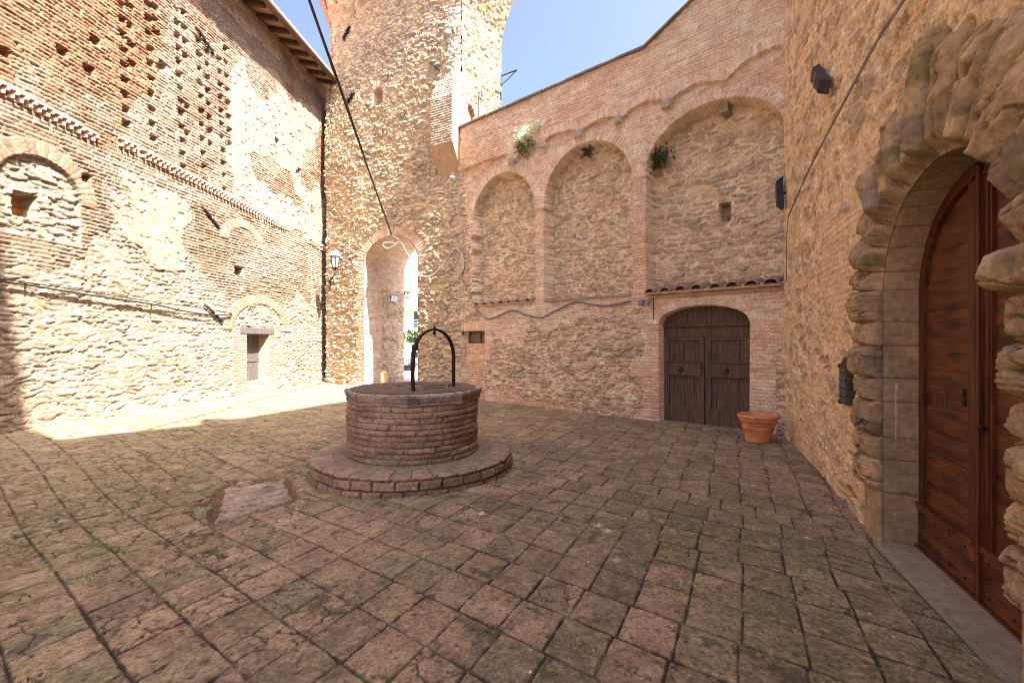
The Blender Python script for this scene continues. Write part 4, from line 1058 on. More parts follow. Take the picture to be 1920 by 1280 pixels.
    cc = np.concatenate([co2, co], 1); kc = np.concatenate([rc, sc], 1) * np.array((1.34, 1.24, 1.05))
    fl = True
    o = grid_mesh('portal_surround', cc, None, kc, M['stone'], palace, flip=False)
    return o
portal()

def pdoor():
    c_, a_, zs, b_ = PD['c'], PD['a'], PD['zs'], PD['b']; hb = -.30; hf = -.255; z0 = -.015
    def top(s, inset=0):
        return zs + (b_ - inset) * math.sqrt(max(0, 1 - ((s - c_) / (a_ - inset)) ** 2)) if abs(s - c_) < a_ - inset else zs
    D = None
    for sg in (-1, 1):
        gap = .022; a_ = PD['a'] if sg < 0 else PDR['a']
        x0, x1 = (c_ - a_, c_ - gap - .012) if sg < 0 else (c_ + gap + .005, c_ + a_)
        L = MB()
        xs = np.linspace(x1, x0, 26)
        L.wprism(WR, [(x0, z0), (x1, z0)] + [(x, max(top(x), zs * .999)) for x in xs], hb, hf)
        par = L.build('arched_door', M['wood_red'], palace)
        outer = x0 if sg < 0 else x1; inner = x1 if sg < 0 else x0
        # mouldings following the outer edge and the arch
        def edge(i0, i1, h1):
            m = MB(); pts_o = []; pts_i = []
            for z in np.linspace(.33, zs, 12): pts_o.append((c_ + sg * (a_ - i0), z)); pts_i.append((c_ + sg * (a_ - i1), z))
            for t in np.linspace(.02, math.pi / 2, 24):
                so = c_ + sg * (a_ - i0) * math.cos(t); si = c_ + sg * (a_ - i1) * math.cos(t)
                lim = inner - sg * -.0
                if sg * (so - inner) < 0: so = inner
                if sg * (si - inner) < 0: si = inner
                pts_o.append((so, zs + (b_ - i0) * math.sin(t))); pts_i.append((si, zs + (b_ - i1) * math.sin(t)))
            for k in range(len(pts_o) - 1):
                (a0, z_0), (a1, z_1), (b1, y1), (b0, y0) = pts_o[k], pts_o[k + 1], pts_i[k + 1], pts_i[k]
                m.box8([WR.pt(a0, z_0, hf - .01), WR.pt(a1, z_1, hf - .01), WR.pt(b1, y1, hf - .01), WR.pt(b0, y0, hf - .01), WR.pt(a0, z_0, h1), WR.pt(a1, z_1, h1), WR.pt(b1, y1, h1), WR.pt(b0, y0, h1)])
            return m
        m = edge(.004, .085, hf + .022); m.build('outer_frame', M['wood_red_v'], par)
        m = edge(.085, .105, hf + .034); m.build('moulding', M['wood_red_v'], par)
        # planks of the field, slightly stepped
        pk = MB(); zz = .33
        while zz < 2.66:
            hgt = random.uniform(.17, .27)
            a0, b0 = c_ + sg * (a_ - .106), inner - sg * -.085
            ztop = min(zz + hgt - .004, 2.68)
            lim = c_ + sg * (a_ - .106) * math.sqrt(max(0, 1 - (max(ztop - zs, 0) / (b_ - .106)) ** 2)) if ztop > zs and ztop - zs < b_ - .106 else a0
            if ztop - zs > b_ - .12: break
            lo, hi = sorted((lim, b0))
            if hi - lo > .05: pk.wbox(WR, lo, hi, zz, ztop, hf - .01, hf + .006 + random.uniform(0, .004))
            zz += hgt
        pk.build('plank_field', M['wood_red'], par)
        stl = MB(); lo, hi = sorted((inner, inner + sg * .08)); stl.wbox(WR, lo, hi, .33, min(top(hi), top(lo)) - .005, hf - .01, hf + .024)
        if sg > 0:
            stl.wbox(WR, inner + .001, inner + .035, z0 + .01, 2.7, hf - .01, hf + .05); stl.wbox(WR, inner + .085, inner + .10, .33, 2.6, hf - .01, hf + .034); stl.wbox(WR, inner + .106, inner + .12, .33, 2.55, hf - .01, hf + .028)
        stl.build('stile', M['wood_red_v'], par)
        bt = MB(); lo, hi = sorted((outer, inner)); bt.wbox(WR, lo + .004, hi - .001, z0, .29, hf - .01, hf + .028); bt.wbox(WR, lo + .003, hi - .0005, .291, .328, hf - .01, hf + .045)
        bt.build('kick_board', M['wood_red'], par, bevel=.005)
        for i in range(4):
            for z in (.04, .16, .25):
                sd = MB(); x = lo + .1 + (hi - lo - .2) * i / 3; p0 = WR.pt(x, z, hf + .02); p1 = WR.pt(x, z, hf + .036); sd.tube([p0, p1], [.013, .006], 8); sd.build('stud', M['iron'], par)
        if sg < 0:
            hh = MB(); sc, zc_ = WR.px(1766, 746, hf); w = .085
            for (a, b, z_, y_) in ((sc - w, sc + w, zc_ + .07, zc_ + .085), (sc - w, sc + w, zc_ - .085, zc_ - .07), (sc - w, sc - w + .015, zc_ - .069, zc_ + .069), (sc + w - .015, sc + w, zc_ - .069, zc_ + .069)):
                hh.wbox(WR, a, b, z_, y_, hf, hf + .016)
            hh.build('hatch', M['wood_old'], par)
            lk = MB(); sc, zc_ = WR.px(1812, 745, hf); lk.wbox(WR, sc - .02, sc + .02, zc_ - .06, zc_ + .06, hf, hf + .014); lk.tube([WR.pt(sc, zc_ + .02, hf + .012), WR.pt(sc, zc_ + .02, hf + .022)], .012, 8); lk.build('lock_plate', M['iron'], par)
        else:
            kb = MB(); sc, zc_ = WR.px(1856, 803, hf + .02); kb.tube([WR.pt(sc, zc_, hf + .02), WR.pt(sc, zc_, hf + .045), WR.pt(sc, zc_, hf + .06), WR.pt(sc, zc_, hf + .075)], [.008, .008, .02, .012], 12); kb.build('knob', M['iron'], par, smooth=True)
    a0_ = PD['a']; a_ = PDR['a']
    sl = MB(); sl.wbox(WR, c_ - a0_ - .01, c_ + a_ + .01, -.12, z0 - .003, -.34, -.205); sl.build('door_sill', M['wood_red_v'], palace, bevel=.006)
    th = MB(); th.wprism(WR, [(c_ - a0_ + .004, -.2), (c_ + a_ - .004, -.2), (c_ + a_ - .004, -.030), (c_ - a0_ + .004, -.030)], -.33, .02)
    th.wbox(WR, c_ - a0_ + .02, c_ + a_ - .012, -.2, -.034, .0205, .075)
    th.build('threshold', M['greystone'], palace, jit=.004)
pdoor()

# ================================================================== WELL
WC = (-1.268, 5.92)
well = thing('well', 'round brick well with stone rim, rusty lid and iron hoop on a circular step', 'well', (WC[0], WC[1], 0))
def rev(name, prof, nt, fn, m, seed_noise=0):
    prof = np.array(prof, float); L = np.r_[0, np.cumsum(np.hypot(*np.diff(prof, axis=0).T))]
    return prof, L
def well_parts():
    TAU = 2 * math.pi
    # body
    th = np.linspace(0, TAU, 620); zz = np.arange(.17, .885, .0075)
    T, Z = np.meshgrid(th, zz)
    S = T * .83
    cols = [(.165, .105, .076), (.19, .122, .086), (.15, .098, .072), (.205, .135, .096), (.175, .115, .088), (.14, .098, .076)]
    H, c, br = bricks(S, Z, TAU * .83 / 16, .066, 600, cols, (.125, .095, .072), joint=.016, depth=.018, rough=.020, wob=.06)
    seam = sm(.02, .0, np.minimum(T, TAU - T)); H = H * (1 - seam)
    r = .815 + H + .01 * (fbm(S * 2, Z * 2, 2, 601) - .5) * (1 - seam)
    c = mix(c, C3((.215, .16, .12), S), .6 * sm(.48, .68, fbm(S * 3, Z * 5, 4, 602)))
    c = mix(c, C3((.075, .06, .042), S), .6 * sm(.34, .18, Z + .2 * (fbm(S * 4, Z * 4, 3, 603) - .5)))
    co = np.stack([WC[0] + r * np.sin(T), WC[1] + r * np.cos(T), Z], -1)
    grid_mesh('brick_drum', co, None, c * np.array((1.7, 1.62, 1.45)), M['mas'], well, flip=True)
    # step: side + top
    prof = [(1.25, -.16), (1.25, .155), (1.235, .185), (1.205, .197), (1.0, .20), (.80, .205)]
    prof = np.array(prof); L = np.r_[0, np.cumsum(np.hypot(*np.diff(prof, axis=0).T))]
    a = np.arange(0, L[-1], .0085); th = np.linspace(0, TAU, 900)
    T, A = np.meshgrid(th, a); S = T * 1.28
    R = np.interp(A, L, prof[:, 0]); Z = np.interp(A, L, prof[:, 1])
    side = A < L[2]
    cols = [(.155, .10, .072), (.18, .115, .084), (.14, .092, .07), (.195, .128, .094), (.13, .09, .07)]
    Hs, cs, b1 = bricks(S, A, TAU * 1.28 / 30, .105, 610, cols, (.07, .05, .038), joint=.020, depth=.02, rough=.016, wob=0)
    q = S / (TAU * 1.28 / 34); f = q - np.floor(q); n = fbm(S * 14, A * 14, 4, 611)
    ringj = np.abs(A - (L[4] + .02)); dd = np.minimum(np.minimum(f, 1 - f) * .236, np.where(A < L[4] + .02, ringj, 9)) + (n - .5) * .012
    b2 = sm(.003, .010, dd)
    ct = pal([(.14, .102, .078), (.16, .112, .086), (.13, .098, .075), (.165, .108, .084)], _h(np.floor(q), np.floor(q) * 0, 612)) * (.65 + .7 * n)[..., None]
    inner = sm(L[4] - .0, L[4] + .06, A)
    ct = mix(ct, C3((.125, .10, .078), S) * (.7 + .6 * n)[..., None], inner); b2 = np.maximum(b2, inner)
    ct = mix(C3((.06, .045, .035), S), ct, b2)
    side_w = sm(L[2] + .02, L[1], A)
    c = mix(ct, cs, side_w)
    H = np.where(side, Hs - .012, 0) + (n - .5) * .012
    Z2 = Z + np.where(side, 0, (b2 - 1) * .012 + (n - .5) * .006)
    seam = sm(.015, .0, np.minimum(T, TAU - T))
    R = R + H * (1 - seam) + .015 * (fbm(S * 1.5, S * 0, 2, 613) - .5) * (1 - seam)
    co = np.stack([WC[0] + R * np.sin(T), WC[1] + R * np.cos(T), Z2 + .0], -1)
    grid_mesh('step', co, None, c * np.array((1.7, 1.65, 1.45)), M['mas'], well, flip=True)
    # octagonal moulded rim
    pr = [(.815, .855), (.822, .86), (.824, .88), (.814, .892), (.828, .91), (.836, .94), (.842, .955), (.842, .985), (.830, 1.0), (.80, 1.002), (.79, .985), (.79, .90)]
    th = np.linspace(0, TAU, 481); pr = np.array(pr); L = np.r_[0, np.cumsum(np.hypot(*np.diff(pr, axis=0).T))]
    a = np.linspace(0, L[-1], 70); T, A = np.meshgrid(th, a)
    R = np.interp(A, L, pr[:, 0]); Z = np.interp(A, L, pr[:, 1])
    ph = math.radians(-180 - 8) ; seg = TAU / 8
    t8 = np.mod(T - ph + seg / 2, seg) - seg / 2        # 0 at a corner
    oct_ = math.cos(seg / 2) / np.cos(np.abs(t8) - seg / 2) * 1.045
    k = np.where(R > .8, oct_, 1.0)
    j = sm(.012, .004, np.abs(t8))
    n = fbm(T * 9, A * 12, 4, 620); n2 = fbm(T * 30, A * 40, 3, 621)
    R = R * k + (n - .5) * .012 * (R > .8) - j * .008
    Z = Z + (n - .5) * .006
    c = np.array((.20, .15, .115)) * (.6 + .8 * n)[..., None] * (.85 + .3 * n2)[..., None]
    c = mix(c, C3((.33, .30, .285), T), .65 * sm(.50, .62, fbm(T * 4, A * 5, 4, 622)) * sm(.945, .985, Z))
    c = mix(c, C3((.07, .055, .045), T), .5 * sm(.55, .7, fbm(T * 5 + 5, A * 9, 4, 623))); c = mix(c, C3((.05, .04, .03), T), j * .8)
    co = np.stack([WC[0] + R * np.sin(T), WC[1] + R * np.cos(T), Z], -1)
    grid_mesh('stone_rim', co, None, c * 1.45, M['mas'], well, flip=True)
    # lid of rusty plates
    lid = MB(); random.seed(3); w = .23
    ang = math.radians(28); ca, sa = math.cos(ang), math.sin(ang); Rl = .795
    x = -Rl
    while x < Rl - .01:
        x1 = min(x + w, Rl)
        def ch(v): return math.sqrt(max(0, Rl * Rl - v * v))
        xs = np.linspace(x + .004, x1 - .004, 6)
        top = [(v, ch(v)) for v in xs]; bot = [(v, -ch(v)) for v in xs[::-1]]
        poly = top + bot; zt = 1.012 + random.uniform(-.003, .004)
        A_ = [lid.bm.verts.new((WC[0] + p * ca - q * sa, WC[1] + p * sa + q * ca, zt)) for p, q in poly]
        B_ = [lid.bm.verts.new((WC[0] + p * ca - q * sa, WC[1] + p * sa + q * ca, .985)) for p, q in poly]
        lid.bm.faces.new(A_); lid.bm.faces.new(B_[::-1])
        for i in range(len(A_)): lid.bm.faces.new((A_[i], B_[i], B_[(i + 1) % len(A_)], A_[(i + 1) % len(A_)]))
        x = x1
    for _ in range(5):
        p, q = random.uniform(-.45, .45), random.uniform(-.45, .45); lid.box((WC[0] + p, WC[1] + q, 1.016), (.30, .035, .012), Matrix.Rotation(ang + random.choice((0, math.pi / 2)), 3, 'Z'))
    lid.build('lid', M['rust'], well)
    db = MB(); db.lathe([(.3, .95), (.79, .95), (.79, .984), (.3, .984)], (WC[0], WC[1], 0), 48); db.build('lid_frame', M['iron'], well)
    # iron hoop
    A_ = Vector((-1.168, 5.39, 1.005)); B_ = Vector((-.765, 5.95, 1.005))
    mid = (A_ + B_) / 2; hv = (B_ - A_) / 2; rad = hv.length; pts = []
    for z in np.linspace(0, .40, 8): pts.append(A_ + Vector((0, 0, z)) + hv.normalized() * (-.01 * math.sin(z / .4 * 3.14)))
    for t in np.linspace(.08, math.pi - .08, 26): pts.append(mid - hv * math.cos(t) + Vector((0, 0, .40 + .345 * math.sin(t))))
    for z in np.linspace(.40, 0, 8): pts.append(B_ + Vector((0, 0, z)))
    hp = MB(); side = hv.normalized().cross(Vector((0, 0, 1))).normalized(); prevv = None
    for i, p in enumerate(pts):
        t = (pts[min(i + 1, len(pts) - 1)] - pts[max(i - 1, 0)]).normalized(); nn = t.cross(side).normalized(); wd = .022; tk = .011
        ring = [hp.bm.verts.new(p + side * wd * a + nn * tk * b) for a, b in ((-1, -1), (1, -1), (1, 1), (-1, 1))]
        if prevv:
            for k_ in range(4): hp.bm.faces.new((prevv[k_], prevv[(k_ + 1) % 4], ring[(k_ + 1) % 4], ring[k_]))
        else: hp.bm.faces.new(ring[::-1])
        prevv = ring
    hp.bm.faces.new(prevv)
    hoop = hp.build('iron_hoop', M['iron'], well)
    e = MB(); tp = mid + Vector((0, 0, .745)); e.tube([tp + Vector((0, 0, -.06)), tp + Vector((0, 0, .045))], [.012, .014], 8)
    e.tube([tp + hv.normalized() * .02 * math.cos(q) + Vector((0, 0, -.045 + .022 * math.sin(q))) for q in np.linspace(0, 2 * math.pi, 13)], .006, 6); e.build('eye_bolt', M['iron'], hoop)
    sp = MB(); b = B_ + Vector((-.05, -.10, 0))
    sp.tube([b, b + Vector((0, 0, .04)), b + Vector((.07, .0, .04)), b + Vector((.07, 0, 0))], .006, 6); sp.build('staple', M['iron'], well)
well_parts()
random.seed(11)

# ================================================================== FREE-STANDING AND HANGING THINGS
# flower pot
pc = (3.90, 7.23); pz = float(zfloor(*pc)) + .012
pot = thing('flower_pot', 'empty terracotta pot with a thick rolled rim beside the wooden double door', 'pot', (pc[0], pc[1], pz))
PK = .86
mb = MB(); mb.lathe([(.195, 0), (.205, .012), (.208, .03), (.20, .04), (.262, .215), (.268, .222), (.268, .232), (.264, .236), (.30, .335), (.313, .34), (.315, .352), (.306, .36), (.325, .375), (.342, .395), (.342, .415), (.325, .43), (.30, .43), (.285, .41), (.25, .30)], (pc[0], pc[1], pz), 64)
for v in mb.bm.verts: v.co.x = pc[0] + (v.co.x - pc[0]) * PK; v.co.y = pc[1] + (v.co.y - pc[1]) * PK
mb.build('body', M['terra'], pot, smooth=True)
mb = MB(); mb.lathe([(.02, .27), (.213, .27), (.21, .30), (.02, .31)], (pc[0], pc[1], pz), 32); mb.build('soil', M['soil'], pot)
mb = MB()
for ci in range(6):
    t0 = -2.6 + ci * .95; pts = []
    for t in np.linspace(0, .75, 12):
        an = t0 + t; dz = .045 * math.sin(t / .75 * math.pi); z = .315 - dz; rr = .264 + (z - .236) / .10 * .036 + .004
        pts.append((pc[0] + rr * math.cos(an), pc[1] + rr * math.sin(an), pz + z))
    mb.tube(pts, [.006] + [.011] * 10 + [.006], 6)
    an = t0 + .85; mb.tube([(pc[0] + (.26 + .04 * (z - .236) / .1) * math.cos(an), pc[1] + (.26 + .04 * (z - .236) / .1) * math.sin(an), pz + z) for z in (.325, .28, .25)], [.012, .014, .008], 6)
for v in mb.bm.verts: v.co.x = pc[0] + (v.co.x - pc[0]) * PK; v.co.y = pc[1] + (v.co.y - pc[1]) * PK
mb.build('garland_relief', M['terra'], pot, smooth=True)

# rough stone slab set in the paving
def slab():
    P = SLAB_XY; xs = [p[0] for p in P]; ys = [p[1] for p in P]
    X, Y = np.meshgrid(np.arange(min(xs) - .05, max(xs) + .05, .008), np.arange(min(ys) - .05, max(ys) + .05, .010))
    nj = (fbm(X * 7, Y * 7, 3, 700) - .5) * .07
    ins = inpoly(X + nj, Y + nj, P)
    al, be = tilecoords(X, Y)
    n = fbm(X * 16, Y * 16, 4, 701); n2 = fbm(al * 4, be * 16, 4, 702)
    H = -.004 + (n - .5) * .026 + (n2 - .5) * .034 - .02 * sm(.62, .7, fbm(X * 9, Y * 14, 3, 703))
    Z = np.where(ins, zfloor(X, Y) + H, -.09)
    keep = ins[:-1, :-1] | ins[1:, :-1] | ins[:-1, 1:] | ins[1:, 1:]
    c = np.array((.31, .23, .155)) * (.40 + 1.1 * n2)[..., None] * (.8 + .4 * n)[..., None]
    c = mix(c, C3((.09, .075, .06), X), .7 * sm(.58, .7, fbm(X * 9, Y * 14, 3, 703)))
    o = grid_mesh('stone_slab', np.stack([X, Y, Z], -1), keep, c, M['stone'])
    tag(o, 'rough pale stone slab sunk in the paving left of the well', 'stone slab')
slab()

def wall_lamp(W, p0, p1, label, proj=.14, wdt=.16):
    a, z0 = W.px(*p0); b, z1 = W.px(*p1)
    c = W.pt((a + b) / 2, (z0 + z1) / 2)
    o = thing('wall_light', label, 'wall light', tuple(c), 'dark metal wall lights')
    dv = Vector(W.d + (0,)) * (b - a) + Vector((0, 0, z1 - z0)); L = dv.length; dv.normalize(); nv = Vector(W.n + (0,)); sv = nv.cross(dv).normalized()
    m = MB(); h0, h1 = .03, proj
    def bx(l0, l1, w0, w1, a0, a1, ta=1.0):
        P = []
        for l, wf in ((l0, ta), (l1, 1)):
            for (wv, hv) in ((w0, a0), (w1, a0), (w1, a1), (w0, a1)):
                P.append(c + dv * l + sv * wv * (wf if hv == a1 else 1) + nv * hv)
        m.box8(P)
    l = L / 2
    m.box8([c - dv * l + nv * .03 + sv * -wdt / 2, c - dv * l + nv * .03 + sv * wdt / 2, c + dv * l + nv * .03 + sv * wdt / 2, c + dv * l + nv * .03 + sv * -wdt / 2,
            c - dv * l * .72 + nv * proj + sv * -wdt / 2, c - dv * l * .72 + nv * proj + sv * wdt / 2, c + dv * l * .72 + nv * proj + sv * wdt / 2, c + dv * l * .72 + nv * proj + sv * -wdt / 2])
    m.build('housing', M['black'], o, bevel=.006)
    m = MB(); q = c + nv * (proj + .0); m.box8([q - dv * .012 + sv * -wdt * .45 + nv * -.005, q - dv * .012 + sv * wdt * .45 + nv * -.005, q + dv * .012 + sv * wdt * .45 + nv * -.005, q + dv * .012 + sv * -wdt * .45 + nv * -.005,
            q - dv * .012 + sv * -wdt * .45 + nv * .008, q - dv * .012 + sv * wdt * .45 + nv * .008, q + dv * .012 + sv * wdt * .45 + nv * .008, q + dv * .012 + sv * -wdt * .45 + nv * .008]); m.build('band', M['greystone'], o)
    m = MB(); m.tube([c + nv * -.08, c + nv * .04], .02, 8); m.build('mount', M['iron'], o)
wall_lamp(WL, (376, 386), (410, 430), 'slanting black wall light beside the small bricked arch on the sunlit wall', .07, .05)
wall_lamp(WL, (380, 570), (417, 606), 'slanting black wall light by the cable end left of the low door', .07, .05)
wall_lamp(WL, (364, 48), (400, 105), 'black wall light among the square holes under the eaves', .07, .05)
wall_lamp(WT, (645, 78), (659, 50), 'upper black wall light near the top left of the tower', .10, .07)
wall_lamp(WT, (652, 197), (666, 173), 'lower black wall light left of the tower niche', .10, .07)
wall_lamp(WT, (808, 116), (826, 134), 'thin metal wall light just above the brick buttress', .10, .04)
wall_lamp(WR, (1540, 131), (1562, 163), 'dark boxy wall light high on the tan palace wall near its cable', .12, .15)
wall_lamp(WR, (1471, 332), (1473, 392), 'upright black wall light in the corner between arcade and palace', .13, .12)

# lantern by the downpipe
lp = WT.px(628, 490, .35)
lc = WT.pt(lp[0], lp[1], .35)
lan = thing('lantern', 'white street lantern on a scrolled iron bracket beside the downpipe', 'lantern', tuple(lc))
def fr(z0, r0, z1, r1, m, name, n=6):
    b = MB(); b.lathe([(r0, z0), (r1, z1)], tuple(lc), n); return b.build(name, m, lan)
fr(-.20, .09, .16, .15, M['glassp'], 'glass')
fr(.165, .185, .32, .11, M['lampcap'], 'cap'); fr(.321, .06, .40, .02, M['lampcap'], 'finial'); fr(-.29, .02, -.205, .10, M['black'], 'base_cup')
b = MB()
for k_ in range(6):
    q = 2 * math.pi * k_ / 6; b.tube([lc + Vector((.092 * math.cos(q), .092 * math.sin(q), -.2)), lc + Vector((.152 * math.cos(q), .152 * math.sin(q), .16))], .011, 5)
b.build('bars', M['black'], lan)
b = MB(); w0 = WT.pt(5.72, lp[1] - .62, .0); w1 = WT.pt(5.70, lp[1] - .95, .0)
b.tube([lc + Vector((0, 0, -.28)), lc + Vector((0, 0, -.42)), (lc + w0) / 2 + Vector((0, 0, -.22)), w0], .018, 6); b.tube([lc + Vector((0, 0, -.45)), (lc + w1) / 2 + Vector((0, 0, -.05)), w1], .014, 6)
b.tube([(lc + w0) / 2 + Vector((.09 * math.cos(q), 0, -.32 + .09 * math.sin(q))) for q in np.linspace(0, 5.5, 14)], .010, 5); b.build('bracket', M['iron'], lan)

def spline(pts, n=8):
    pts = [Vector(p) for p in pts]; out = []
    for i in range(len(pts) - 1):
        p0, p1, p2, p3 = pts[max(i - 1, 0)], pts[i], pts[i + 1], pts[min(i + 2, len(pts) - 1)]
        for k_ in range(n):
            t = k_ / n
            out.append(.5 * ((2 * p1) + (p2 - p0) * t + (2 * p0 - 5 * p1 + 4 * p2 - p3) * t * t + (3 * p1 - p0 - 3 * p2 + p3) * t ** 3))
    out.append(pts[-1]); return out
def on(W, P, h): return [W.pt(*W.px(u, v, h), h) for u, v in P]
# overhead cable to the gate crown
E = WT.pt(*WT.px(734, 440, .06), .06); A0 = Vector((-2.64, 6.0, CAMZ + 640 / F * 6.0)); D_ = A0 - E
b = MB(); far = E + D_ * 2.42; pts = [E + D_ * t * 2.42 - Vector((0, 0, .10 * math.sin(math.pi * t))) * 1.0 for t in np.linspace(0, 1, 30)]
b.tube(pts, .021, 7); b.tube([p + Vector((.012, .0, .022 * math.sin(i * .9))) for i, p in enumerate(pts)], .014, 6)
tag(b.build('overhead_cable', M['cableb'], smooth=True), 'thick black cable slung from the sky down to the crown of the gate arch', 'cable')
b = MB(); P = on(WT, [(733, 440), (748, 452), (728, 466), (718, 460), (724, 455), (742, 456), (752, 455), (765, 478), (782, 508), (797, 519), (815, 513), (832, 495), (845, 474), (856, 466), (866, 478), (870, 492)], .10)
b.tube(spline(P), .017, 7); b.tube([p + Vector((.0, -.01, .022)) for p in spline(P)], .009, 6)
tag(b.build('white_cable', M['cablew'], smooth=True), 'looping white cable drooping across the gate arch', 'cable')
b = MB(); P = on(WT, [(866, 472), (872, 492), (869, 510)], .09) + on(WA, [(866, 520), (878, 548), (905, 592), (925, 597), (960, 583), (990, 592), (1015, 596), (1045, 582), (1080, 567), (1110, 572), (1140, 574), (1182, 566)], .07)
b.tube(spline(P), .015, 7); b.tube([p + Vector((-.008, -.008, .022)) for p in spline(P)], .009, 6)
tag(b.build('grey_cable', M['cableg'], smooth=True), 'wavy grey cable running along the arcaded wall under the blind arches', 'cable')
b = MB(); P = on(WL, [(-30, 524), (45, 533), (130, 547), (215, 560), (290, 571), (345, 583), (395, 590), (434, 589)], .09)
b.tube(spline(P), .017, 7); P = on(WL, [(-30, 520), (45, 529), (130, 541), (290, 566), (380, 578), (434, 587)], .10); b.tube(spline(P), .009, 6)
for (u, v) in ((48, 531), (285, 570), (434, 588)): b.tube(on(WL, [(u, v)], -.02) + on(WL, [(u, v)], .13), .014, 6)
tag(b.build('wall_cable', M['cableb'], smooth=True), 'dark twin cable pinned across the sunlit house wall', 'cable')
b = MB(); P = on(WR, [(1716, -40), (1690, 10), (1650, 70), (1606, 150), (1560, 236), (1512, 330), (1478, 408)], .06)
b.tube(spline(P), .0065, 7); b.tube([p + Vector((0, .01, .018)) for p in spline(P)], .004, 6); b.tube(on(WR, [(1478, 408), (1475, 440), (1474.5, 525)], .06), .006, 6)
b.tube(on(WR, [(1604, 152)], -.02) + on(WR, [(1604, 152)], .09), .018, 6)
tag(b.build('palace_cable', M['cableg'], smooth=True), 'thin dark cable climbing diagonally up the tan palace wall', 'cable')
# junction box + tube beside the double door
jb = thing('junction_box', 'small grey cable box at the right end of the wavy grey cable', 'box', tuple(WA.pt(*WA.px(1205, 567))))
a, z = WA.px(1205, 567); b = MB(); b.wbox(WA, a - .06, a + .05, z - .06, z + .05, .0, .10); b.build('case', M['cableg'], jb, bevel=.01)
b = MB(); a2, z2 = WA.px(1217, 566); b.tube([WA.pt(a2, z2, .06), WA.pt(a2, z2, .12)], .05, 12); b.build('cap', M['greystone'], jb)
b = MB(); a3, z3 = WA.px(1226, 560); a4, z4 = WA.px(1226, 598); b.tube([WA.pt(a3, z3, .03), WA.pt(a3, z4, .03)], .009, 6); b.build('conduit', M['cableb'], jb)
# street sign inside the gate
qs = .0
def gate_side(u):
    # point of the left passage wall (q along the passage) seen at photo column u
    s = GATE['c'] + GATE['a'] + .15; p = WT.pt(s, 0); rx = (u - 960) / F
    return (rx * p.y - p.x) / (QX - rx * QY), s
q0, s_ = gate_side(731); q1, _ = gate_side(744)
s_ -= .02
def gp(q, z, o=0): p = TP(s_ - o, q, z); return p
ym = gp((q0 + q1) / 2, 0).y; z1_ = CAMZ + (640 - 553) / F * gp(q0, 0).y; z0_ = CAMZ + (640 - 566) / F * gp(q0, 0).y
sg = thing('street_sign', 'small white street name plate with blue border inside the gate arch', 'sign', tuple(gp(q0, z0_)))
def gbox(b, qa, qb, za, zb, o0, o1): b.box8([gp(qa, za, o0), gp(qb, za, o0), gp(qb, za, o1), gp(qa, za, o1), gp(qa, zb, o0), gp(qb, zb, o0), gp(qb, zb, o1), gp(qa, zb, o1)])
b = MB(); gbox(b, q0, q1, z0_, z1_, -.12, .03); b.build('border', M['blue'], sg)
dq = (q1 - q0); hz = z1_ - z0_
gq, gzz = np.meshgrid(np.linspace(q0 + .02, q1 - .02, 80), np.linspace(z0_ + .018, z1_ - .018, 50))
fa = (gq - q0) / dq; fz = (gzz - z0_) / hz; ink = np.zeros(fa.shape, bool)
for (a, b_, row) in ((.33, .41, 1), (.43, .50, 1), (.52, .58, 1), (.60, .68, 1), (.22, .29, 0), (.31, .37, 0), (.39, .46, 0), (.53, .60, 0), (.62, .68, 0), (.70, .78, 0)):
    ink |= (fa > a) & (fa < b_) & (fz > .22 + .34 * row) & (fz < .40 + .34 * row) & ~((np.abs(fa - (a + b_) / 2) < .012) & (np.abs(fz - .31 - .34 * row) < .05))
gco = np.stack([WT.P[0] + WT.d[0] * (s_ - .034) + QX * gq, WT.P[1] + WT.d[1] * (s_ - .034) + QY * gq, gzz], -1)
grid_mesh('plate', gco, None, mix(C3((.60, .60, .60), fa), C3((.02, .03, .10), fa), ink * 1.0), masonry('enamel', 0, 30, .05, .4), sg)
# bronze plaque by the portal
s0, zt_ = WR.px(1583, 684); _, zb2 = WR.px(1583, 754); s1 = s0 + .26
pq = thing('plaque', 'dark bronze plaque with raised relief half hidden behind the portal stones', 'plaque', tuple(WR.pt(s0, zb2)))
b = MB(); b.wbox(WR, s0, s1, zb2, zt_, -.02, .045); b.build('plate', M['bronze'], pq, bevel=.006)
b = MB(); b.wprism(WR, [(s0 + .02, zt_ + .001), (s1 - .02, zt_ + .001), (s1 - .06, zt_ + .05), (s0 + .15, zt_ + .085), (s0 + .09, zt_ + .05)], 0, .04); b.build('crest', M['bronze'], pq)
for zc_ in (zb2 + .009, zt_ - .009):
    b = MB(); b.wbox(WR, s0 - .012, s0 + .02, zc_ - .021, zc_ + .021, .0, .052); b.build('corner_boss', M['bronze'], pq)
ga, gz_ = np.meshgrid(np.linspace(s0 + .025, s1 - .02, 70), np.linspace(zb2 + .025, zt_ - .02, 90))
fa, fz = (ga - s0) / .045, (gz_ - zb2) / .08
lt = ((np.mod(fa, 1) < .28) | ((np.mod(fz + .3 * _h(np.floor(fa), np.floor(fz), 8), 1) < .22) & (np.mod(fa, 1) < .8))) & (np.mod(fz, 1) < .78)
grid_mesh('relief', WR.arr(ga, gz_, .0465 + .009 * lt), None, mix(C3((.06, .052, .045), ga), C3((.17, .15, .13), ga), lt * 1.0), M['stone'], pq)
# bollard in the gate
bp = WT.px(720, 719, -.35); bc = WT.pt(bp[0], 0, -.35); zf = float(zfloor(bc.x, bc.y))
b = MB(); b.lathe([(.115, -.05), (.12, .3), (.115, .46), (.095, .52), (.05, .55)], (bc.x, bc.y, zf), 20)
tag(b.build('bollard', M['bollard'], smooth=True), 'yellow stone bollard standing just inside the gate arch', 'bollard')
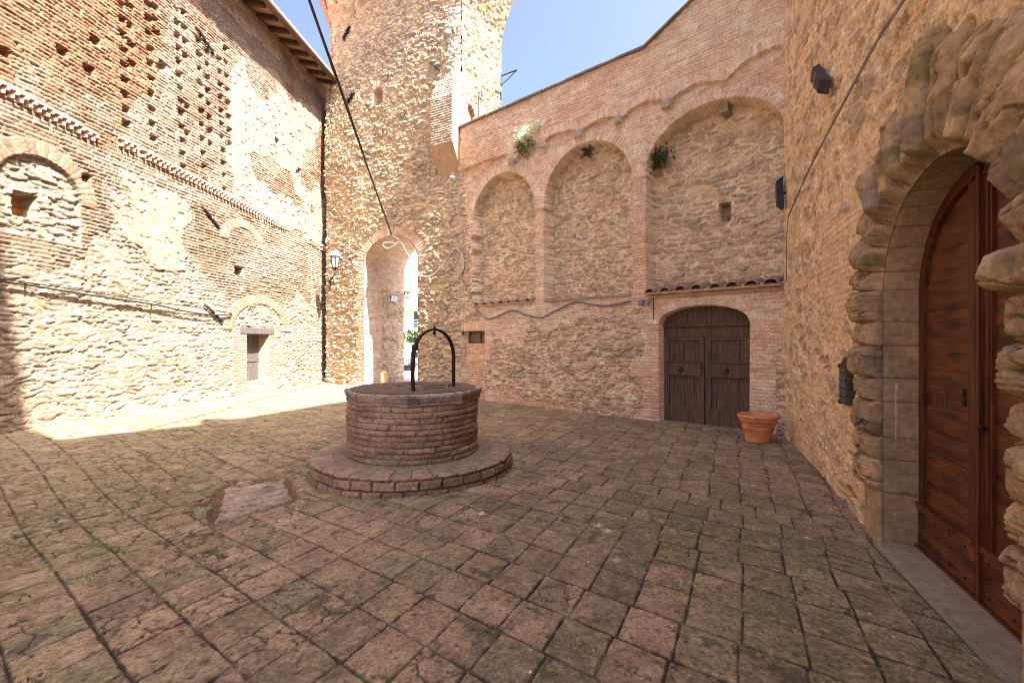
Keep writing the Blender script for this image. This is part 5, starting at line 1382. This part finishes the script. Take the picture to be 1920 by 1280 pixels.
# loose bricks at the foot of the downpipe
gz = lambda p: float(zfloor(p.x, p.y)) + .01
def loose(u, v, L, dz, ang, m, name, label, cat, grp, sz=(.12, .07)):
    s, _ = WT.px(u, v, .16); p = WT.pt(s, 0, .16); z = gz(p) + dz
    b = MB(); b.box((p.x, p.y, z + sz[1] / 2), (L, sz[0], sz[1]), Matrix.Rotation(math.atan2(WT.d[1], WT.d[0]) + ang, 3, 'Z'))
    tag(b.build(name, m, bevel=.008), label, cat, grp)
loose(621, 720, .26, 0, .05, M['brickred'], 'brick', 'red brick under the grey block at the downpipe foot', 'brick', 'loose bricks at the downpipe foot')
loose(639, 721, .42, 0, -.04, M['brickred'], 'brick', 'long red brick lying lowest against the tower foot', 'brick', 'loose bricks at the downpipe foot')
loose(638, 716, .40, .071, .05, M['brickred'], 'brick', 'red brick lying on top of another against the tower foot', 'brick', 'loose bricks at the downpipe foot')
loose(616, 713, .24, .071, .0, M['greystone'], 'stone_block', 'grey stone block on a red brick under the downpipe', 'stone block', None, (.2, .09))
# security camera
s, z = WT.px(849, 333, .12); cm = thing('security_camera', 'small white camera below the plastered buttress foot', 'camera', tuple(WT.pt(s, z, .12)))
b = MB(); b.tube([WT.pt(s + .05, z + .01, .16), WT.pt(s - .07, z - .01, .13)], .035, 10); b.build('body', M['white'], cm); b = MB(); b.tube([WT.pt(s - .05, z, .14), WT.pt(s - .08, z + .02, -.05)], .012, 6); b.build('arm', M['white'], cm)
# iron flag bracket on the far edge of the tower's bright side
q_ = WS.px(937, 160)[0]; za = WS.px(937, 143)[1]; zb3 = WS.px(937, 162)[1]; zlo = WS.px(937, 200)[1]
b = MB(); base = WS.pt(SDEP - .05, za, 0); tip = base + Vector((QY, -QX, 0)) * .62 + Vector((0, 0, .02)); lw = WS.pt(SDEP - .05, zb3, 0)
b.tube([base - Vector((QY, -QX, 0)) * .1, tip], .022, 6); b.tube([lw, tip], .014, 6); b.tube([WS.pt(SDEP - .05, zlo, .03), WS.pt(SDEP - .05, za, .03)], .015, 6)
tag(b.build('iron_bracket', M['black']), 'triangular black iron bracket jutting from the bright tower side against the sky', 'bracket')
b = MB(); s, z0_ = WS.px(897, 236, .05); _, z1_ = WS.px(897, 172, .05)
b.tube(spline([WS.pt(s, z0_ - .4, .06), WS.pt(s, z1_ - .25, .06), WS.pt(s + .02, z1_, .1), WS.pt(s + .09, z1_ + .02, .1), WS.pt(s + .10, z1_ - .3, .06)]), .012, 6)
tag(b.build('hanging_cable', M['cableb'], smooth=True), 'looped dark cable on the bright tower side right of its arched window', 'cable')

# plants
def leaves(b, c, n, spread, L, wd, up, dirv, rnd):
    for _ in range(n):
        p = Vector(c) + Vector((rnd.gauss(0, spread[0]), rnd.gauss(0, spread[1]), rnd.gauss(0, spread[2])))
        d = (Vector(dirv) + Vector((rnd.gauss(0, .6), rnd.gauss(0, .6), rnd.gauss(up, .6)))).normalized(); l = L * rnd.uniform(.6, 1.3)
        s = d.cross(Vector((rnd.gauss(0, 1), rnd.gauss(0, 1), rnd.gauss(0, 1)))).normalized() * wd * rnd.uniform(.6, 1.3)
        v = [b.bm.verts.new(q) for q in (p - s * .3, p + d * l * .5 - s, p + d * l, p + d * l * .5 + s)]
        b.bm.faces.new(v)
rn = random.Random(4)
nv = Vector(WA.n + (0,)); av = Vector(WA.d + (0,))
c0 = WA.pt(*WA.px(985, 262, .12), .12)
pl = thing('flowering_plant', 'pale flowering shrub growing out of the brick wall above the first blind arch', 'plant', tuple(c0))
b = MB()
for (u, v, n, sx, sz) in ((975, 275, 160, .06, .08), (985, 285, 120, .06, .07), (992, 268, 80, .08, .05)):
    leaves(b, WA.pt(*WA.px(u, v, .16), .16), n, (sx, sx, sz), .09, .014, -.1, nv * .8, rn)
b.build('foliage', M['leafg'], pl)
b = MB()
for (u, v, n, sx, sz) in ((980, 252, 150, .08, .06), (995, 244, 150, .08, .05), (1006, 238, 110, .06, .04), (974, 262, 80, .05, .06), (984, 281, 16, .05, .07)):
    leaves(b, WA.pt(*WA.px(u, v, .2), .2), n, (sx, sx, sz), .08, .012, .7, nv * .5, rn)
b.build('blossom', M['flower'], pl)
b = MB()
for i in range(14):
    q = WA.pt(*WA.px(988 + rn.uniform(-3, 3), 268, 0), 0); b.tube([q, q + nv * .12 + av * rn.uniform(-.2, .2) + Vector((0, 0, rn.uniform(-.25, .2)))], .006, 5)
b.build('stems', M['twig'], pl)
c0 = WA.pt(*WA.px(1239, 298, -.2), -.2)
pl = thing('fern', 'small dark green plant growing in the left haunch of the largest blind arch', 'plant', tuple(c0)); b = MB()
leaves(b, c0 + nv * .06, 190, (.11, .11, .075), .10, .02, .3, nv * .6, rn); leaves(b, c0 + nv * .03 + Vector((0, 0, -.14)) - av * .1, 50, (.05, .05, .06), .08, .016, -.2, nv * .5, rn); b.build('foliage', M['leafd'], pl)
b = MB()
for i in range(8): b.tube([c0 - nv * .1 - av * .1, c0 + nv * rn.uniform(0, .12) + av * rn.uniform(-.15, .15) + Vector((0, 0, rn.uniform(-.1, .12)))], .006, 5)
b.build('stems', M['twig'], pl)
c0 = WA.pt(*WA.px(1100, 283, -.12), -.12); b = MB()
for i in range(40):
    q = c0 + av * rn.gauss(0, .05) + Vector((0, 0, rn.gauss(.03, .05))); b.tube([q - nv * .08, q + nv * rn.uniform(.0, .08) + av * rn.gauss(0, .06) + Vector((0, 0, rn.uniform(-.15, .03)))], rn.uniform(.006, .014), 5)
b.tube(spline([c0 + av * .1, c0 + av * .06 + Vector((0, 0, -.1)), c0 + av * .12 + Vector((0, 0, -.2))]), .014, 5)
tag(b.build('dry_nest', M['twig']), 'dark tangle of dry twigs under the crown of the middle blind arch', 'twigs')
# corbel stone in the third arch crown
a, z = WA.px(1361, 203, -.25); b = MB(); b.wbox(WA, a - .07, a + .07, z - .12, z + .14, -.42, -.12); b.build('corbel_stone', M['greystone'], arc_wall, bevel=.02)
# little weeds in the paving joints (stuff)
b = MB()
for (u, v, n) in ((700, 1070, 0), (1088, 1215, 22), (1205, 1278, 16), (395, 960, 40), (330, 1075, 26), (395, 1045, 30), (245, 955, 14), (500, 1035, 16), (60, 1278, 20), (975, 880, 14), (940, 905, 14), (1000, 890, 10), (610, 1160, 10), (1275, 1100, 10), (150, 1090, 22), (20, 1130, 16), (860, 1095, 8)):
    x, y = floor_px(u, v)
    for _ in range(n):
        p = (x + rn.gauss(0, .05), y + rn.gauss(0, .04), float(zfloor(x, y)) + .004); leaves(b, p, 1, (.004, .004, .001), .028, .006, 1.0, (0, 0, .6), rn)
for i in range(60):
    an = rn.uniform(0, 6.28); x, y = WC[0] + 1.275 * math.cos(an), WC[1] + 1.275 * math.sin(an); leaves(b, (x, y, float(zfloor(x, y)) + .004), 4, (.02, .02, .001), .03, .006, 1.0, (0, 0, .6), rn)
w_ = b.build('weeds', M['leaf']); w_['kind'] = 'stuff'; w_['label'] = 'tiny green weeds in the paving joints'; w_['category'] = 'weeds'
# fallen dry leaves and grit along the joints (stuff)
b = MB()
for _ in range(420):
    x = rn.uniform(-4.5, 2.6); y = rn.uniform(1.9, 6.2)
    if math.hypot(x - WC[0], y - WC[1]) < 1.32: continue
    if rn.random() < .6: x = -abs(x) if x > 0 and rn.random() < .5 else x
    z = float(zfloor(x, y)) + .014; s = rn.uniform(.004, .011); q = rn.uniform(0, 6.28)
    v = [b.bm.verts.new((x + s * math.cos(q + k_ * 1.57) * (1.6 if k_ % 2 else .8), y + s * math.sin(q + k_ * 1.57) * (1.6 if k_ % 2 else .8), z + rn.uniform(0, .006))) for k_ in range(4)]; b.bm.faces.new(v)
l_ = b.build('litter', noisy('dry_litter', (.10, .06, .03), (.30, .22, .14), 40)); l_['kind'] = 'stuff'; l_['label'] = 'dry leaf litter scattered over the paving'; l_['category'] = 'litter'

# ================================================================== BEYOND THE GATE
def P2(u, y): return (u - 960) / F * y
HY = 33.0
fh = thing('far_house', 'cream rendered house with tiled roof and chimney seen through the gate', 'house', (P2(765, HY), HY, .1))
def zz(v, y): return CAMZ - (v - 640) / F * y
x0, x1 = P2(700, HY), P2(822, HY)
b = MB(); b.box8([Vector(p) for p in ((x0, HY, zz(634, HY)), (x1, HY, zz(634, HY)), (x1, HY + 7, zz(634, HY)), (x0, HY + 7, zz(634, HY)), (x0, HY, zz(583, HY)), (x1, HY, zz(583, HY)), (x1, HY + 7, zz(583, HY)), (x0, HY + 7, zz(583, HY)))]); b.build('upper_wall', M['wallfar'], fh)
b = MB(); b.box8([Vector(p) for p in ((x0, HY + .8, .0), (x1, HY + .8, .0), (x1, HY + 7, .0), (x0, HY + 7, .0), (x0, HY + .8, zz(634.2, HY)), (x1, HY + .8, zz(634.2, HY)), (x1, HY + 7, zz(634.2, HY)), (x0, HY + 7, zz(634.2, HY)))]); b.build('ground_floor_wall', noisy('ochre_render', (.36, .2, .11), (.46, .27, .15), 3), fh)
b = MB(); b.box(((x0 + x1) / 2, HY - .5, zz(633, HY)), (x1 - x0, 1.4, .14)); b.build('balcony_slab', M['wallfar'], fh)
ez = zz(582, HY); rz = zz(555, HY + 3.5) + .4
b = MB(); b.box8([Vector(p) for p in ((x0 - .3, HY - .5, ez - .05), (x1 + .3, HY - .5, ez - .05), (x1 + .3, HY + 3.6, rz - .05), (x0 - .3, HY + 3.6, rz - .05), (x0 - .3, HY - .5, ez + .1), (x1 + .3, HY - .5, ez + .1), (x1 + .3, HY + 3.6, rz + .12), (x0 - .3, HY + 3.6, rz + .12))])
b.box8([Vector(p) for p in ((x0 - .3, HY + 3.601, rz - .05), (x1 + .3, HY + 3.601, rz - .05), (x1 + .3, HY + 7.6, ez - .05), (x0 - .3, HY + 7.6, ez - .05), (x0 - .3, HY + 3.601, rz + .12), (x1 + .3, HY + 3.601, rz + .12), (x1 + .3, HY + 7.6, ez + .1), (x0 - .3, HY + 7.6, ez + .1))])
x = x0 - .3
while x < x1 + .3: b.tube([(x, HY - .52, ez + .12), (x, HY + 3.55, rz + .14)], .09, 6); x += .26
roof = b.build('roof', noisy('far_tile', (.42, .28, .2), (.56, .42, .32), 3), fh)
cx = P2(757, HY + 1.5); cz = zz(567, HY + 1.5)
b = MB(); b.box((cx, HY + 1.5, cz - .3), (.9, .7, 1.4)); b.box((cx, HY + 1.5, cz + .46), (1.02, .82, .12))
for dx in (-.32, 0, .32): b.box((cx + dx, HY + 1.5, cz + .65), (.12, .6, .26))
b.box((cx, HY + 1.5, cz + .84), (1.15, .95, .12)); b.lathe([(.5, .9), (.25, 1.05), (.2, 1.35), (.05, 1.45)], (cx, HY + 1.5, cz), 8); b.build('chimney', M['tile'], roof)
sx = P2(781, HY)
b = MB(); b.box((sx, HY - .03, zz(599, HY)), (.34, .1, 1.1)); b.build('shutter', noisy('green_shutter', (.015, .04, .03), (.03, .07, .05), 5), fh)
b = MB(); b.box((P2(758, HY), HY + .77, zz(645, HY + .8)), (.5, .1, .6)); b.build('window', M['darkvoid'], fh)
b = MB(); b.tube([(P2(745, HY - .6), HY - .6, zz(604, HY - .6)), (P2(790, HY - .6), HY - .6, zz(599, HY - .6))], .02, 5); b.tube([(P2(745, HY - .6), HY - .6, zz(608, HY - .6)), (P2(790, HY - .6), HY - .6, zz(604, HY - .6))], .02, 5); b.tube([(P2(730, HY), HY, zz(607, HY)), (P2(745, HY - .6), HY - .6, zz(604, HY - .6))], .02, 5); b.build('washing_line', M['white'], fh)
def bush(name, u, v, y, r, label, m, n):
    c = Vector((P2(u, y), y, zz(v, y))); o = thing(name, label, 'shrub', (c.x, c.y, .16)); b = MB()
    for _ in range(n):
        d = Vector((rn.gauss(0, 1), rn.gauss(0, 1), rn.gauss(0, 1))).normalized() * r * rn.uniform(.35, 1) ** .5
        d.z *= .95; leaves(b, c + d * (1 + .25 * math.sin(d.x * 5) * math.cos(d.z * 6)), 1, (.03, .03, .03), .2, .06, .2, d, rn)
    b.build('foliage', m, o); b = MB(); b.tube([(c.x, c.y, .1), (c.x, c.y, c.z)], .06, 6); b.build('trunk', M['twig'], o)
bush('shrub', 760, 661, 25.5, .62, 'round bright green shrub behind the low wall through the gate', M['leaf'], 1500)
bush('shrub', 779, 648, 27, .8, 'taller darker shrub in front of the far house through the gate', M['leafd'], 1300)
lwY = 24.8
lw = MB(); lw.box((P2(745, lwY), lwY, .45), (2.6, .3, .75)); tag(lw.build('low_wall', M['tile'], bevel=.02), 'low stone garden wall under the green shrubs beyond the gate', 'wall')
# parked car, a sliver beside the gate's right jamb
cy = 24.0; cxx = P2(811, cy)
car = thing('parked_car', 'blue grey car parked beyond the gate, half hidden by its right jamb', 'car', (cxx, cy, .16))
b = MB(); b.wprism(Wall((cxx - .85, cy), (0, 1)), [(-2, .45), (2, .45), (2.05, .8), (1.9, 1.02), (.95, 1.1), (.55, 1.5), (-1.3, 1.52), (-1.95, 1.05), (-2.05, .8)], 0, -1.6); b.build('body', M['cara'], car, bevel=.05)
b = MB(); b.wprism(Wall((cxx - .86, cy), (0, 1)), [(-1.2, 1.12), (.75, 1.12), (.45, 1.44), (-1.05, 1.44)], .01, -1.62); b.box((cxx - .05, cy - 2.02, .95), (1.3, .1, .3)); b.build('windows', M['black'], car)
for (dx, dy) in ((-.78, -1.25), (-.78, 1.25), (.62, -1.25), (.62, 1.25)):
    b = MB(); b.tube([(cxx + dx - .1, cy + dy, .48), (cxx + dx + .1, cy + dy, .48)], .32, 20); b.build('wheel', M['black'], car)

# ================================================================== LIGHT, SKY, CAMERA
W = bpy.data.worlds.new('World'); SC.world = W; W.use_nodes = True
nt = W.node_tree; bg = nt.nodes['Background']; sky = nt.nodes.new('ShaderNodeTexSky'); sky.sky_type = 'NISHITA'; sky.sun_disc = False
el = math.atan(TAN_E)
sky.sun_elevation = el; sky.sun_rotation = math.atan2(-LX, -LY)
sky.air_density = .22; sky.dust_density = 3.6; sky.ozone_density = 4.2
nt.links.new(sky.outputs[0], bg.inputs['Color']); bg.inputs['Strength'].default_value = .15
sun = bpy.data.lights.new('sun', 'SUN'); sun.energy = 3.7; sun.angle = math.radians(.53); sun.color = (1, .955, .89)
so = bpy.data.objects.new('sun', sun); COL.objects.link(so)
hl = math.hypot(LX, LY); dvec = Vector((LX / hl * math.cos(el), LY / hl * math.cos(el), -math.sin(el)))
so.rotation_euler = dvec.to_track_quat('-Z', 'Y').to_euler(); so.location = (8, -6, 20)
cam = bpy.data.cameras.new('camera'); cam.lens = 16; cam.sensor_width = 36; cam.clip_start = .05; cam.clip_end = 2000
co_ = bpy.data.objects.new('camera', cam); COL.objects.link(co_); co_.location = (0, 0, CAMZ); co_.rotation_euler = (math.pi / 2, 0, 0)
SC.camera = co_
vs = SC.view_settings; vs.view_transform = 'Standard'; vs.look = 'None'; vs.exposure = 3.06; vs.gamma = 1
SC.render.engine = 'CYCLES'
SC.cycles.use_denoising = True; SC.cycles.denoising_prefilter = 'NONE'; SC.cycles.filter_width = .95
SC.cycles.max_bounces = 8; SC.cycles.diffuse_bounces = 6
